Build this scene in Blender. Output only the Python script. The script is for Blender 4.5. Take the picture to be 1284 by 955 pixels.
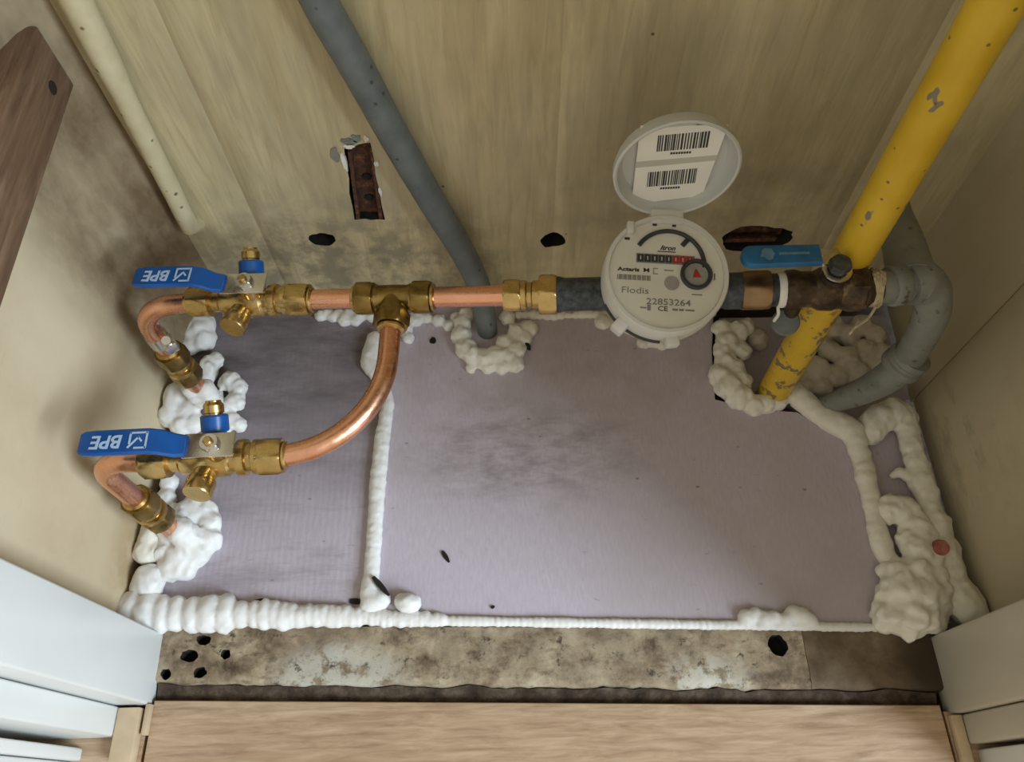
import bpy, bmesh, math, random
from mathutils import Vector, Matrix, noise
random.seed(7)
S = bpy.context.scene
COL = S.collection
for o in list(bpy.data.objects): bpy.data.objects.remove(o)

# ---------------------------------------------------------------- camera
# world: metres, X right, Y into the cupboard (back wall at Y=0), Z up (top of the insulation boards at Z=0)
FPX, CX, CY = 1000.352, 642.0, 477.5
RW = Matrix(((0.99957524, -0.02903331, -0.00253123),
             (-0.02443601, -0.88228081, 0.47008876),
             (-0.01588148, -0.46982724, -0.88261551)))      # camera (right, down, forward) -> world
CAM = Vector((0.0, -0.4356, 0.64))
cd = bpy.data.cameras.new('camera'); cam = bpy.data.objects.new('camera', cd); COL.objects.link(cam)
cd.sensor_width = 36; cd.lens = FPX / 1284 * 36; cd.clip_start = 0.01
m = Matrix.Identity(4)
for r in range(3):
    m[r][0] = RW[r][0]; m[r][1] = -RW[r][1]; m[r][2] = -RW[r][2]; m[r][3] = CAM[r]
cam.matrix_world = m
S.camera = cam

# ---------------------------------------------------------------- light
w = bpy.data.worlds.new('room_light'); S.world = w; w.use_nodes = True
w.node_tree.nodes['Background'].inputs[0].default_value = (1.0, 0.91, 0.75, 1)
w.node_tree.nodes['Background'].inputs[1].default_value = 0.62
def area(name, loc, target, size, size_y, power, color):
    l = bpy.data.lights.new(name, 'AREA'); l.shape = 'RECTANGLE'; l.size = size; l.size_y = size_y
    l.energy = power; l.color = color
    o = bpy.data.objects.new(name, l); COL.objects.link(o); o.location = loc
    o.rotation_euler = (Vector(target) - Vector(loc)).to_track_quat('-Z', 'Y').to_euler()
    return o
area('window_daylight', (1.72, -1.50, 1.25), (-0.1, -0.2, 0.05), 0.8, 1.0, 72, (0.72, 0.86, 1.0))
S.view_settings.view_transform = 'Standard'; S.view_settings.look = 'None'
S.view_settings.gamma = 1; S.view_settings.use_curve_mapping = False
S.view_settings.exposure = 0.1

# ---------------------------------------------------------------- helpers
def at(px, py, z=0.0):
    """world point seen at a photo pixel on the level plane Z=z"""
    d = RW @ Vector((px - CX, py - CY, FPX)); return CAM + d * ((z - CAM.z) / d.z)
def aty(px, py, y=0.0):
    d = RW @ Vector((px - CX, py - CY, FPX)); return CAM + d * ((y - CAM.y) / d.y)
def atx(px, py, x=0.0):
    d = RW @ Vector((px - CX, py - CY, FPX)); return CAM + d * ((x - CAM.x) / d.x)

def tag(o, label=None, cat=None, group=None, kind=None):
    if label: o['label'] = label
    if cat: o['category'] = cat
    if group: o['group'] = group
    if kind: o['kind'] = kind
    return o
def thing(name, label, cat, loc=(0, 0, 0), mat=None, group=None):
    o = bpy.data.objects.new(name, None); COL.objects.link(o); o.empty_display_size = 0.02
    if mat is not None: o.matrix_world = mat
    else: o.location = loc
    return tag(o, label, cat, group)
def link(name, me, mat, parent=None):
    o = bpy.data.objects.new(name, me); COL.objects.link(o)
    if mat: me.materials.clear(); me.materials.append(mat)
    if parent: o.parent = parent
    return o
def obj(name, bm, mat, parent=None, smooth=True, local=False, angle=35):
    """bmesh in world coordinates (or the parent's own when local) -> one mesh object"""
    if parent is not None and not local:
        pm = parent.matrix_basis if parent.parent is None else parent.parent.matrix_basis @ parent.matrix_basis
        bmesh.ops.transform(bm, matrix=pm.inverted(), verts=bm.verts)
    bmesh.ops.recalc_face_normals(bm, faces=bm.faces)
    if smooth:
        for f in bm.faces: f.smooth = True
        for e in bm.edges:
            if len(e.link_faces) == 2 and e.calc_face_angle(0) > math.radians(angle): e.smooth = False
    me = bpy.data.meshes.new(name); bm.to_mesh(me); bm.free()
    return link(name, me, mat, parent)
def frame(origin, axis, up=(0, 0, 1)):
    """matrix whose local Z runs along axis, local X as near 'up' as possible"""
    z = Vector(axis).normalized(); u = Vector(up)
    if abs(z.dot(u.normalized())) > 0.98: u = Vector((0, 1, 0))
    y = z.cross(u).normalized(); x = y.cross(z)
    M = Matrix.Identity(4)
    for r in range(3): M[r][0] = x[r]; M[r][1] = y[r]; M[r][2] = z[r]; M[r][3] = origin[r]
    return M
def lathe(prof, M=None, segs=32, bm=None, cap=True):
    bm = bm or bmesh.new(); M = M or Matrix.Identity(4); rings = []
    for r, h in prof:
        rings.append([bm.verts.new(M @ Vector((r * math.cos(2 * math.pi * k / segs), r * math.sin(2 * math.pi * k / segs), h))) for k in range(segs)])
    for a, b in zip(rings, rings[1:]):
        for k in range(segs): bm.faces.new((a[k], a[(k + 1) % segs], b[(k + 1) % segs], b[k]))
    if cap:
        if prof[0][0] > 1e-6: bm.faces.new(rings[0][::-1])
        if prof[-1][0] > 1e-6: bm.faces.new(rings[-1])
    bmesh.ops.remove_doubles(bm, verts=bm.verts, dist=1e-6)
    return bm
def hexnut(r, h, M, bm=None, c=0.12):
    """hexagon nut of corner radius r, turned faces at both ends"""
    bm = bm or bmesh.new()
    N = 36; rings = []
    def rad(a): return r * math.cos(math.pi / 6) / math.cos((a + math.pi / 6) % (math.pi / 3) - math.pi / 6)
    for s, hh in ((0.0, 0), (1.0, 0), (2.0, h * c), (2.0, h * (1 - c)), (1.0, h), (0.0, h)):
        ring = []
        for k in range(N):
            a = 2 * math.pi * k / N; q = rad(a)
            q = 0.0005 if s == 0 else (min(q, r * 0.89) if s == 1 else q)
            ring.append(bm.verts.new(M @ Vector((q * math.cos(a), q * math.sin(a), hh))))
        rings.append(ring)
    for a, b in zip(rings, rings[1:]):
        for k in range(N): bm.faces.new((a[k], a[(k + 1) % N], b[(k + 1) % N], b[k]))
    bm.faces.new(rings[0][::-1]); bm.faces.new(rings[-1])
    return bm
def catmull(pts, n=8):
    pts = [Vector(p) for p in pts]; P = [pts[0] * 2 - pts[1]] + pts + [pts[-1] * 2 - pts[-2]]; out = []
    for i in range(1, len(P) - 2):
        for k in range(n):
            t = k / n; a, b, c, d = P[i - 1], P[i], P[i + 1], P[i + 2]
            out.append(0.5 * ((2 * b) + (c - a) * t + (2 * a - 5 * b + 4 * c - d) * t * t + (3 * b - a - 3 * c + d) * t ** 3))
    out.append(pts[-1]); return out
def fillet(pts, rad, n=8):
    """polyline with round corners"""
    pts = [Vector(p) for p in pts]; out = [pts[0]]
    for i in range(1, len(pts) - 1):
        a, b, c = pts[i - 1], pts[i], pts[i + 1]
        u = (a - b).normalized(); v = (c - b).normalized(); ang = u.angle(v)
        d = min(rad / math.tan(ang / 2), (a - b).length * .98, (c - b).length * .98); rr = d * math.tan(ang / 2)
        cen = b + (u + v).normalized() * (rr / math.sin(ang / 2))
        p0 = b + u * d - cen; p1 = b + v * d - cen; tot = p0.angle(p1); ax = p0.cross(p1).normalized()
        for k in range(n + 1): out.append(cen + Matrix.Rotation(tot * k / n, 3, ax) @ p0)
    out.append(pts[-1]); return out
def tube(pts, r, segs=20, bm=None, jit=0):
    bm = bm or bmesh.new(); pts = [Vector(p) for p in pts]; n = len(pts)
    rs = r if isinstance(r, (list, tuple)) else [r] * n
    T = [(pts[min(i + 1, n - 1)] - pts[max(i - 1, 0)]).normalized() for i in range(n)]
    u = T[0].orthogonal().normalized(); rings = []
    for i in range(n):
        u = (u - T[i] * u.dot(T[i])).normalized(); v = T[i].cross(u)
        ring = []
        for k in range(segs):
            a = 2 * math.pi * k / segs; q = rs[i]
            if jit: q *= 1 + jit * noise.noise(pts[i] * 90 + Vector((math.cos(a), math.sin(a), 0)) * 1.3)
            ring.append(bm.verts.new(pts[i] + (u * math.cos(a) + v * math.sin(a)) * q))
        rings.append(ring)
    for a, b in zip(rings, rings[1:]):
        for k in range(segs): bm.faces.new((a[k], a[(k + 1) % segs], b[(k + 1) % segs], b[k]))
    bm.faces.new(rings[0][::-1]); bm.faces.new(rings[-1])
    return bm
def interp(tab, n):
    """resample a short list of radii to n values"""
    out = []
    for i in range(n):
        t = i / (n - 1) * (len(tab) - 1); k = min(int(t), len(tab) - 2); out.append(tab[k] + (tab[k + 1] - tab[k]) * (t - k))
    return out
def box(x0, x1, y0, y1, z0, z1, bev=0.0, bm=None, M=None, seg=2):
    b2 = bmesh.new(); r = bmesh.ops.create_cube(b2, size=1)
    for v in b2.verts: v.co = Vector((x0 + (v.co.x + .5) * (x1 - x0), y0 + (v.co.y + .5) * (y1 - y0), z0 + (v.co.z + .5) * (z1 - z0)))
    if bev: bmesh.ops.bevel(b2, geom=list(b2.edges), offset=bev, segments=seg, affect='EDGES', profile=0.5)
    if M is not None: bmesh.ops.transform(b2, matrix=M, verts=b2.verts)
    if bm is None: return b2
    me = bpy.data.meshes.new('tmp'); b2.to_mesh(me); b2.free(); bm.from_mesh(me); bpy.data.meshes.remove(me); return bm
def prism(poly, z0, z1, bev=0.0):
    """poly: list of (x, y); straight-sided slab"""
    bm = bmesh.new(); lo = [bm.verts.new((p[0], p[1], z0)) for p in poly]; hi = [bm.verts.new((p[0], p[1], z1)) for p in poly]
    bm.faces.new(hi); bm.faces.new(lo[::-1]); n = len(poly)
    for i in range(n): bm.faces.new((lo[i], lo[(i + 1) % n], hi[(i + 1) % n], hi[i]))
    bmesh.ops.recalc_face_normals(bm, faces=bm.faces)
    if bev:
        bmesh.ops.bevel(bm, geom=[e for e in bm.edges if all(abs(v.co.z - z1) < 1e-6 for v in e.verts)], offset=bev, segments=2, affect='EDGES', profile=.5)
    return bm
def evaluated(o):
    """replace an object's mesh by its modifier result"""
    bpy.context.view_layer.update()
    dg = bpy.context.evaluated_depsgraph_get(); me = bpy.data.meshes.new_from_object(o.evaluated_get(dg))
    o.modifiers.clear(); old = o.data; me.name = o.name; o.data = me; bpy.data.meshes.remove(old); return o
def carve(o, bms):
    """cut the given closed shapes out of o"""
    cut = []; o.data.materials.append(MAT['dark'])  # hole walls go near-black: the shade inside is put into the colour
    for b in bms:
        bmesh.ops.recalc_face_normals(b, faces=b.faces)
        for f in b.faces: f.material_index = 1
        me = bpy.data.meshes.new('cutter'); b.to_mesh(me); b.free(); me.materials.append(MAT['dark']); me.materials.append(MAT['dark']); c = bpy.data.objects.new('cutter', me); COL.objects.link(c); cut.append(c)
        md = o.modifiers.new('cut', 'BOOLEAN'); md.operation = 'DIFFERENCE'; md.object = c; md.solver = 'EXACT'
    evaluated(o)
    for c in cut:
        me = c.data; bpy.data.objects.remove(c); bpy.data.meshes.remove(me)
def blob_outline(n, rx, ry, seed, rough=0.18):
    out = []
    for k in range(n):
        a = 2 * math.pi * k / n; q = 1 + rough * noise.noise(Vector((math.cos(a) * 1.5, math.sin(a) * 1.5, seed)))
        q += rough * .5 * noise.noise(Vector((math.cos(a) * 4, math.sin(a) * 4, seed + 9)))
        out.append((rx * q * math.cos(a), ry * q * math.sin(a)))
    return out
def text_bm(body, size, M, depth=0.0002, shear=0.0, bold=0.0, width=None):
    cu = bpy.data.curves.new('txt', 'FONT'); cu.body = body; cu.size = size; cu.extrude = depth; cu.offset = bold; cu.shear = shear
    cu.align_x = 'CENTER'; cu.align_y = 'CENTER'; cu.resolution_u = 3
    o = bpy.data.objects.new('txt', cu); COL.objects.link(o); bpy.context.view_layer.update()
    me = bpy.data.meshes.new_from_object(o.evaluated_get(bpy.context.evaluated_depsgraph_get()))
    bpy.data.objects.remove(o); bpy.data.curves.remove(cu)
    bm = bmesh.new(); bm.from_mesh(me); bpy.data.meshes.remove(me)
    if width:
        xs = [v.co.x for v in bm.verts]; s = width / (max(xs) - min(xs))
        for v in bm.verts: v.co.x *= s
    bmesh.ops.transform(bm, matrix=M, verts=bm.verts); return bm

# ---------------------------------------------------------------- materials
class NT:
    def __init__(s, name):
        s.m = bpy.data.materials.new(name); s.m.use_nodes = True; s.t = s.m.node_tree; s.b = s.t.nodes['Principled BSDF']
        tc = s.t.nodes.new('ShaderNodeTexCoord'); geo = s.t.nodes.new('ShaderNodeNewGeometry'); s.world = geo.outputs['Position']; s.objc = tc.outputs['Object']
    def n(s, typ, **kw):
        nd = s.t.nodes.new(typ)
        for k, v in kw.items(): setattr(nd, k, v)
        return nd
    def ln(s, a, b): s.t.links.new(a, b)
    def map(s, scale=(1, 1, 1), rot=(0, 0, 0), src=None, loc=(0, 0, 0)):
        mp = s.n('ShaderNodeMapping'); mp.inputs['Scale'].default_value = scale; mp.inputs['Rotation'].default_value = rot; mp.inputs['Location'].default_value = loc
        s.ln(src or s.world, mp.inputs[0]); return mp.outputs[0]
    def noise(s, scale, detail=4, rough=.55, vec=None, dist=0):
        nd = s.n('ShaderNodeTexNoise'); nd.inputs['Scale'].default_value = scale; nd.inputs['Detail'].default_value = detail
        nd.inputs['Roughness'].default_value = rough; nd.inputs['Distortion'].default_value = dist
        s.ln(vec or s.world, nd.inputs['Vector']); return nd.outputs['Fac']
    def voro(s, scale, vec=None, feature='F1'):
        nd = s.n('ShaderNodeTexVoronoi', feature=feature); nd.inputs['Scale'].default_value = scale; s.ln(vec or s.world, nd.inputs['Vector']); return nd.outputs['Distance']
    def ramp(s, fac, stops):
        nd = s.n('ShaderNodeValToRGB'); e = nd.color_ramp.elements
        while len(e) > 1: e.remove(e[-1])
        for i, (p, c) in enumerate(stops):
            el = e[0] if i == 0 else e.new(p); el.position = p
            el.color = (c, c, c, 1) if isinstance(c, (int, float)) else (*c, 1)
        s.ln(fac, nd.inputs[0]); return nd.outputs[0]
    def mix(s, fac, a, b, mode='MIX'):
        nd = s.n('ShaderNodeMix', data_type='RGBA', blend_type=mode)
        for k, v in ((0, fac), (6, a), (7, b)):
            if isinstance(v, (int, float)): nd.inputs[k].default_value = v
            elif isinstance(v, tuple): nd.inputs[k].default_value = (*v, 1)
            else: s.ln(v, nd.inputs[k])
        return nd.outputs[2]
    def math(s, op, a, b=0.0, c=None):
        nd = s.n('ShaderNodeMath', operation=op); nd.use_clamp = False
        for k, v in enumerate((a, b) if c is None else (a, b, c)):
            if isinstance(v, (int, float)): nd.inputs[k].default_value = v
            else: s.ln(v, nd.inputs[k])
        return nd.outputs[0]
    def near(s, p, r0, r1, scale=(1, 1, 1)):
        """1 within r0 of a world point falling to 0 at r1 (a stain or painted tone with a place of its own)"""
        v = s.n('ShaderNodeVectorMath', operation='SUBTRACT'); s.ln(s.world, v.inputs[0]); v.inputs[1].default_value = p
        v2 = s.n('ShaderNodeVectorMath', operation='MULTIPLY'); s.ln(v.outputs[0], v2.inputs[0]); v2.inputs[1].default_value = scale
        v3 = s.n('ShaderNodeVectorMath', operation='LENGTH'); s.ln(v2.outputs[0], v3.inputs[0])
        mr = s.n('ShaderNodeMapRange'); mr.interpolation_type = 'SMOOTHSTEP'
        s.ln(v3.outputs['Value'], mr.inputs[0]); mr.inputs[1].default_value = r0; mr.inputs[2].default_value = r1; mr.inputs[3].default_value = 1; mr.inputs[4].default_value = 0
        return mr.outputs[0]
    def bump(s, h, strength=.3, dist=.001):
        nd = s.n('ShaderNodeBump'); nd.inputs['Strength'].default_value = strength; nd.inputs['Distance'].default_value = dist
        s.ln(h, nd.inputs['Height']); s.ln(nd.outputs[0], s.b.inputs['Normal'])
    def out(s, col, rough=.6, metal=0.0, spec=.5, sss=0.0):
        for k, v in (('Base Color', col), ('Roughness', rough), ('Metallic', metal), ('Specular IOR Level', spec), ('Subsurface Weight', sss)):
            if isinstance(v, (int, float)): s.b.inputs[k].default_value = v
            elif isinstance(v, tuple): s.b.inputs[k].default_value = (*v, 1)
            else: s.ln(v, s.b.inputs[k])
        if sss: s.b.inputs['Subsurface Radius'].default_value = (1, .9, .8); s.b.inputs['Subsurface Scale'].default_value = .004
        return s.m
def plain(name, col, rough=.5, metal=0.0, var=.12, scale=120, bumpy=0.0, spec=.5):
    n = NT(name); f = n.noise(scale, 3)
    dark = tuple(c * (1 - var) for c in col); light = tuple(min(1, c * (1 + var)) for c in col)
    c = n.ramp(f, [(.35, dark), (.65, light)])
    if bumpy: n.bump(n.noise(scale * 3, 3), bumpy)
    return n.out(c, rough, metal, spec)
MAT = {}
def mats():
    # painted boards of the back wall: cream gloss paint brushed on, grimy in places
    n = NT('cream_brushed_paint')
    v = n.map((1, 1, .09), rot=(0, math.radians(-9), 0))
    streak = n.noise(120, 6, .62, v, .8); big = n.noise(9, 4, .6); band = n.noise(17, 3, .5, n.map((1, 1, .12), rot=(0, math.radians(-4), 0)), .3)
    v2 = n.map((1, 1, .16), rot=(0, math.radians(16), 0)); st2 = n.noise(90, 4, .55, v2, .8)
    c = n.ramp(streak, [(.3, (.44, .365, .205)), (.5, (.57, .49, .29)), (.72, (.66, .575, .36))])
    c = n.mix(n.ramp(st2, [(.50, 0), (.68, .38)]), c, (.36, .315, .215))
    c = n.mix(n.ramp(band, [(.46, 0), (.62, .45)]), c, (.34, .28, .165))
    c = n.mix(n.ramp(band, [(.34, .4), (.46, 0)]), c, (.66, .58, .37))
    c = n.mix(n.ramp(big, [(.48, 0), (.68, .42)]), c, (.38, .335, .23))
    c = n.mix(n.math('MULTIPLY', n.ramp(n.noise(34, 5, .66), [(.42, 0), (.58, .75)]), n.near((-.16, 0, .05), .02, .15, (.6, 1, 1.1))), c, (.20, .18, .135))
    c = n.mix(n.math('MULTIPLY', n.ramp(n.noise(24, 5, .62), [(.42, 0), (.62, .55)]), n.near((.16, 0, .10), .04, .17, (.8, 1, 1))), c, (.27, .225, .145))
    c = n.mix(n.math('MULTIPLY', n.ramp(n.voro(44), [(.035, 1), (.07, 0)]), n.ramp(n.noise(12, 3), [(.53, 0), (.57, 1)])), c, (.1, .08, .05))
    n.bump(n.math('ADD', streak, n.math('MULTIPLY', st2, .7)), .35, .0012)
    MAT['wall'] = n.out(c, n.ramp(streak, [(.3, .38), (.7, .55)]), 0, .45)
    # left plaster wall
    n = NT('cream_plaster'); big = n.noise(7, 5, .6); f = n.noise(60, 5, .6)
    c = n.ramp(big, [(.3, (.50, .40, .255)), (.55, (.60, .50, .335)), (.75, (.64, .555, .39))])
    c = n.mix(n.math('MULTIPLY', n.ramp(n.noise(22, 5, .65, n.map((1, 1, .5))), [(.25, .45), (.6, 1)]), n.near((-.3, -.012, .15), .045, .135, (1, 1.0, .36))), c, (.165, .115, .06))
    c = n.mix(n.math('MULTIPLY', n.ramp(n.noise(28, 4), [(.35, 0), (.6, .75)]), n.near((-.31, -.26, .0), .02, .07, (1, .7, 1))), c, (.36, .25, .13))
    c = n.mix(n.math('MULTIPLY', n.ramp(n.noise(30, 5, .7), [(.56, 0), (.68, .8)]), n.near((-.29, -.025, .22), .01, .06, (1, 1.2, .6))), c, (.12, .085, .05))
    c = n.mix(n.ramp(f, [(.6, 0), (.75, .25)]), c, (.42, .34, .22))
    n.bump(f, .2, .001); MAT['plaster'] = n.out(c, .7, 0, .3)
    # right wall, flat yellowish paint
    n = NT('cream_wall_paint'); big = n.noise(8, 4); f = n.noise(70, 4, .6, n.map((1, 1, .3)))
    c = n.ramp(big, [(.3, (.43, .37, .235)), (.7, (.50, .44, .29))])
    c = n.mix(n.ramp(f, [(.55, 0), (.8, .35)]), c, (.35, .29, .18))
    c = n.mix(n.math('MULTIPLY', n.ramp(n.noise(40, 5, .7, n.map((1, .4, 1))), [(.5, 0), (.68, .55)]), n.near((.36, -.17, .03), .03, .12)), c, (.2, .16, .1))
    n.bump(f, .15, .001); MAT['wall_right'] = n.out(c, .6, 0, .35)
    # extruded insulation boards
    def xps(name, dirt):
        n = NT(name); f = n.noise(420, 3, .6, n.map((1, .25, 1))); sm = n.noise(17, 6, .68, n.map((.55, 1.6, 1))); g = n.noise(140, 4, .7, n.map((.5, 1.4, 1)))
        c = n.ramp(f, [(.3, (.475, .42, .475)), (.7, (.545, .485, .545))])
        if dirt:
            wv = n.n('ShaderNodeTexWave'); wv.inputs['Scale'].default_value = 60; wv.inputs['Distortion'].default_value = 1.2; n.ln(n.world, wv.inputs['Vector'])
            c = n.mix(n.math('MULTIPLY', wv.outputs['Fac'], .16), c, (.3, .26, .3))
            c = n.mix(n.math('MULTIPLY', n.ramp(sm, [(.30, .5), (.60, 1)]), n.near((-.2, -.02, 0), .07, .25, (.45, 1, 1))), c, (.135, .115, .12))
            c = n.mix(n.ramp(n.noise(11, 6, .7, n.map((.4, 1.8, 1), loc=(3, 1, 0))), [(.47, 0), (.66, .75)]), c, (.23, .20, .22))
        else:
            c = n.mix(n.ramp(n.noise(6, 5, .6, loc_vec(n)), [(.44, 0), (.7, .5)]), c, (.40, .35, .33))
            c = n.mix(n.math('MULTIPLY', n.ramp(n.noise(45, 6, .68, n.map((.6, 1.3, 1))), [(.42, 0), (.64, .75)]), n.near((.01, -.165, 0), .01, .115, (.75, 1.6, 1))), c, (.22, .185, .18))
            c = n.mix(n.math('MULTIPLY', n.ramp(n.noise(30, 5, .6), [(.4, 0), (.7, .45)]), n.near((.03, -.04, 0), .05, .16, (.5, 1, 1))), c, (.34, .28, .25))  # brown veil over the rear half: warm ambient light put into the colour
        c = n.mix(n.ramp(g, [(.66, 0), (.74, .6)]), c, (.16, .13, .14))
        c = n.mix(n.math('MULTIPLY', n.ramp(n.voro(60, n.map((.7, 1.2, 1))), [(.04, .9), (.09, 0)]), n.ramp(n.noise(14, 3), [(.5, 0), (.55, 1)])), c, (.2, .17, .17))
        n.bump(f, .12, .0006); return n.out(c, .55, 0, .3)
    def loc_vec(n): return n.map((1, 1, 1), loc=(4.2, 2.2, 0))
    MAT['xps'] = xps('lilac_foam_board', False); MAT['xps_dirty'] = xps('grimy_lilac_foam_board', True)
    # expanding foam
    def foam(name, col, dirt):
        n = NT(name); f = n.noise(160, 4, .6); g = n.noise(45, 4)
        c = n.mix(n.ramp(g, [(.5, 0), (.75, .5)]), col, dirt)
        n.bump(f, .35, .0012); return n.out(c, .5, 0, .4, .25)
    MAT['foam'] = foam('white_expanding_foam', (.76, .75, .72), (.58, .56, .50))
    MAT['foam_old'] = foam('cream_expanding_foam', (.77, .74, .65), (.62, .58, .47))
    MAT['foam_shaded'] = foam('shade_toned_expanding_foam', (.62, .56, .46), (.38, .32, .26))  # darker copy of the foam: corner shade put into the colour
    # metals
    def metal(name, a, b, rough, scale=70, spot=None):
        n = NT(name); f = n.noise(scale, 4, .6); c = n.ramp(f, [(.35, a), (.65, b)])
        if spot: c = n.mix(n.ramp(n.noise(scale * 1.7, 4), [(.52, 0), (.66, .85)]), c, spot)
        return n.out(c, n.ramp(n.noise(scale * 2, 3), [(.3, rough * .75), (.7, rough * 1.3)]), 1.0)
    MAT['copper'] = metal('bright_copper', (.80, .40, .25), (.86, .47, .31), .26)
    MAT['brass'] = metal('brass', (.48, .335, .125), (.64, .46, .20), .27)
    MAT['brass_dark'] = metal('tarnished_brass', (.22, .15, .045), (.38, .26, .09), .34)
    MAT['brass_brown'] = metal('brown_tarnished_brass', (.20, .125, .06), (.34, .225, .125), .42)
    MAT['steel'] = metal('bright_zinc', (.62, .61, .58), (.74, .73, .7), .24)
    n = NT('old_bronze'); f = n.noise(110, 5, .65); c = n.ramp(f, [(.32, (.03, .02, .013)), (.55, (.085, .055, .03)), (.72, (.22, .15, .085))]); n.bump(f, .5, .001); MAT['bronze'] = n.out(c, .45, .55)
    n = NT('black_meter_brass'); f = n.noise(150, 5, .6); c = n.ramp(f, [(.35, (.022, .026, .03)), (.7, (.10, .115, .125))]); n.bump(f, .6, .001); MAT['black_iron'] = n.out(c, .5, .3)
    n = NT('rust'); f = n.noise(190, 5, .7); c = n.ramp(f, [(.3, (.018, .01, .006)), (.52, (.085, .035, .018)), (.7, (.22, .09, .04))]); n.bump(f, .7, .001); MAT['rust'] = n.out(c, .85)
    MAT['dark'] = plain('dark_cavity', (.012, .009, .007), .9, 0, .4, 60)
    # yellow gas pipe paint with chips
    n = NT('yellow_gas_paint'); f = n.noise(30, 4); c = n.ramp(f, [(.35, (.60, .375, .014)), (.65, (.70, .46, .03))])
    c = n.mix(n.math('MULTIPLY', n.ramp(n.noise(70, 4, .6), [(.57, 0), (.60, 1)]), n.near((.225, -.11, .05), .06, .17)), c, (.20, .15, .08))
    c = n.mix(n.ramp(n.noise(48, 3, .5, n.map((1, 1, .6), loc=(1, 2, 5))), [(.655, 0), (.665, 1)]), c, (.22, .19, .13))
    c = n.mix(n.ramp(n.voro(75), [(.06, .9), (.1, 0)]), c, (.16, .1, .03))
    c = n.mix(n.near((.227, -.113, -.03), .012, .04), c, (.12, .07, .02))
    n.bump(f, .1, .001); MAT['yellow'] = n.out(c, .38)
    n = NT('grey_pipe_paint'); f = n.noise(55, 5, .6); c = n.ramp(f, [(.3, (.105, .12, .12)), (.7, (.165, .185, .18))])
    c = n.mix(n.ramp(n.voro(60), [(.06, .8), (.1, 0)]), c, (.03, .03, .03)); n.bump(f, .25, .001); MAT['grey'] = n.out(c, .5)
    n = NT('grey_green_pipe_paint'); f = n.noise(55, 5, .6); c = n.ramp(f, [(.3, (.17, .18, .155)), (.7, (.25, .255, .22))])
    c = n.mix(n.ramp(n.noise(90, 4), [(.62, 0), (.68, .9)]), c, (.06, .05, .04)); n.bump(f, .25, .001); MAT['greygreen'] = n.out(c, .5)
    n = NT('cream_pipe_paint'); f = n.noise(60, 4); c = n.ramp(f, [(.35, (.53, .46, .28)), (.65, (.61, .54, .35))])
    c = n.mix(n.ramp(n.voro(62), [(.07, .9), (.12, 0)]), c, (.12, .09, .05)); n.bump(f, .25, .001); MAT['creampipe'] = n.out(c, .45)
    MAT['blue'] = plain('blue_vinyl', (.004, .072, .27), .32, 0, .1, 50)
    MAT['blue_light'] = plain('worn_blue_lever_paint', (.015, .13, .30), .35, 0, .2, 60)
    MAT['print'] = plain('pale_blue_print', (.42, .55, .72), .5, 0, .05)
    MAT['print_worn'] = plain('worn_print', (.12, .26, .40), .5, 0, .2)
    MAT['plastic'] = plain('light_grey_plastic', (.60, .59, .53), .42, 0, .03, 30)
    MAT['plastic_edge'] = plain('lid_grey_plastic', (.52, .53, .50), .4, 0, .03, 30)
    MAT['dial'] = plain('dial_card', (.66, .64, .56), .4, 0, .03, 40)
    MAT['paper'] = plain('white_paper_label', (.80, .79, .72), .6, 0, .03, 40)
    MAT['paper_grey'] = plain('grey_paper_strip', (.50, .49, .42), .6, 0, .03, 40)
    MAT['ink'] = plain('black_ink', (.03, .03, .035), .5)
    MAT['ink_grey'] = plain('grey_ink', (.20, .20, .19), .5)
    MAT['red'] = plain('red_drum', (.36, .025, .02), .4)
    MAT['dial_grey'] = plain('grey_dial', (.30, .29, .27), .4)
    MAT['tape'] = plain('white_thread_tape', (.78, .76, .7), .6, 0, .06)
    MAT['hemp'] = plain('hemp_yarn', (.42, .35, .22), .9, 0, .25, 200, .3)
    MAT['greycap'] = plain('grey_rubber_cap', (.13, .145, .14), .6, 0, .15)
    MAT['pink'] = plain('rusty_pink_cap', (.36, .12, .085), .7, 0, .3, 200)
    # wood and masonry
    n = NT('oak_laminate'); v = n.map((.11, 1, 1)); g = n.noise(190, 6, .68, v, .5); g2 = n.noise(26, 4, .55, v, .9)
    c = n.ramp(g, [(.3, (.29, .18, .105)), (.5, (.44, .305, .19)), (.7, (.56, .41, .275))])
    c = n.mix(n.ramp(g2, [(.54, 0), (.72, .55)]), c, (.36, .235, .135)); n.bump(g, .12, .0006); MAT['oak'] = n.out(c, .45, 0, .4)
    n = NT('dark_wood'); v = n.map((1, .1, 1)); g = n.noise(150, 6, .65, v, .4)
    c = n.ramp(g, [(.3, (.095, .05, .028)), (.55, (.18, .105, .06)), (.75, (.27, .175, .11))]); n.bump(g, .3, .001); MAT['darkwood'] = n.out(c, .6)
    MAT['palewood'] = plain('pale_wood_trim', (.55, .42, .27), .5, 0, .08, 60)
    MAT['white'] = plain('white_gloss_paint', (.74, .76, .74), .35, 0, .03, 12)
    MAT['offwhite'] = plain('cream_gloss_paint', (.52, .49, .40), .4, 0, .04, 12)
    n = NT('old_mortar'); f = n.noise(38, 7, .68); b = n.noise(14, 5, .6); c = n.ramp(f, [(.34, (.08, .055, .035)), (.45, (.21, .155, .10)), (.55, (.34, .265, .175)), (.67, (.48, .41, .29))])
    c = n.mix(n.ramp(b, [(.46, 0), (.62, .7)]), c, (.17, .12, .075))
    c = n.mix(n.ramp(n.noise(120, 5, .7, n.map((.5, 1, 1), loc=(2, 8, 1))), [(.52, 0), (.66, .8)]), c, (.10, .072, .045))
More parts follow.
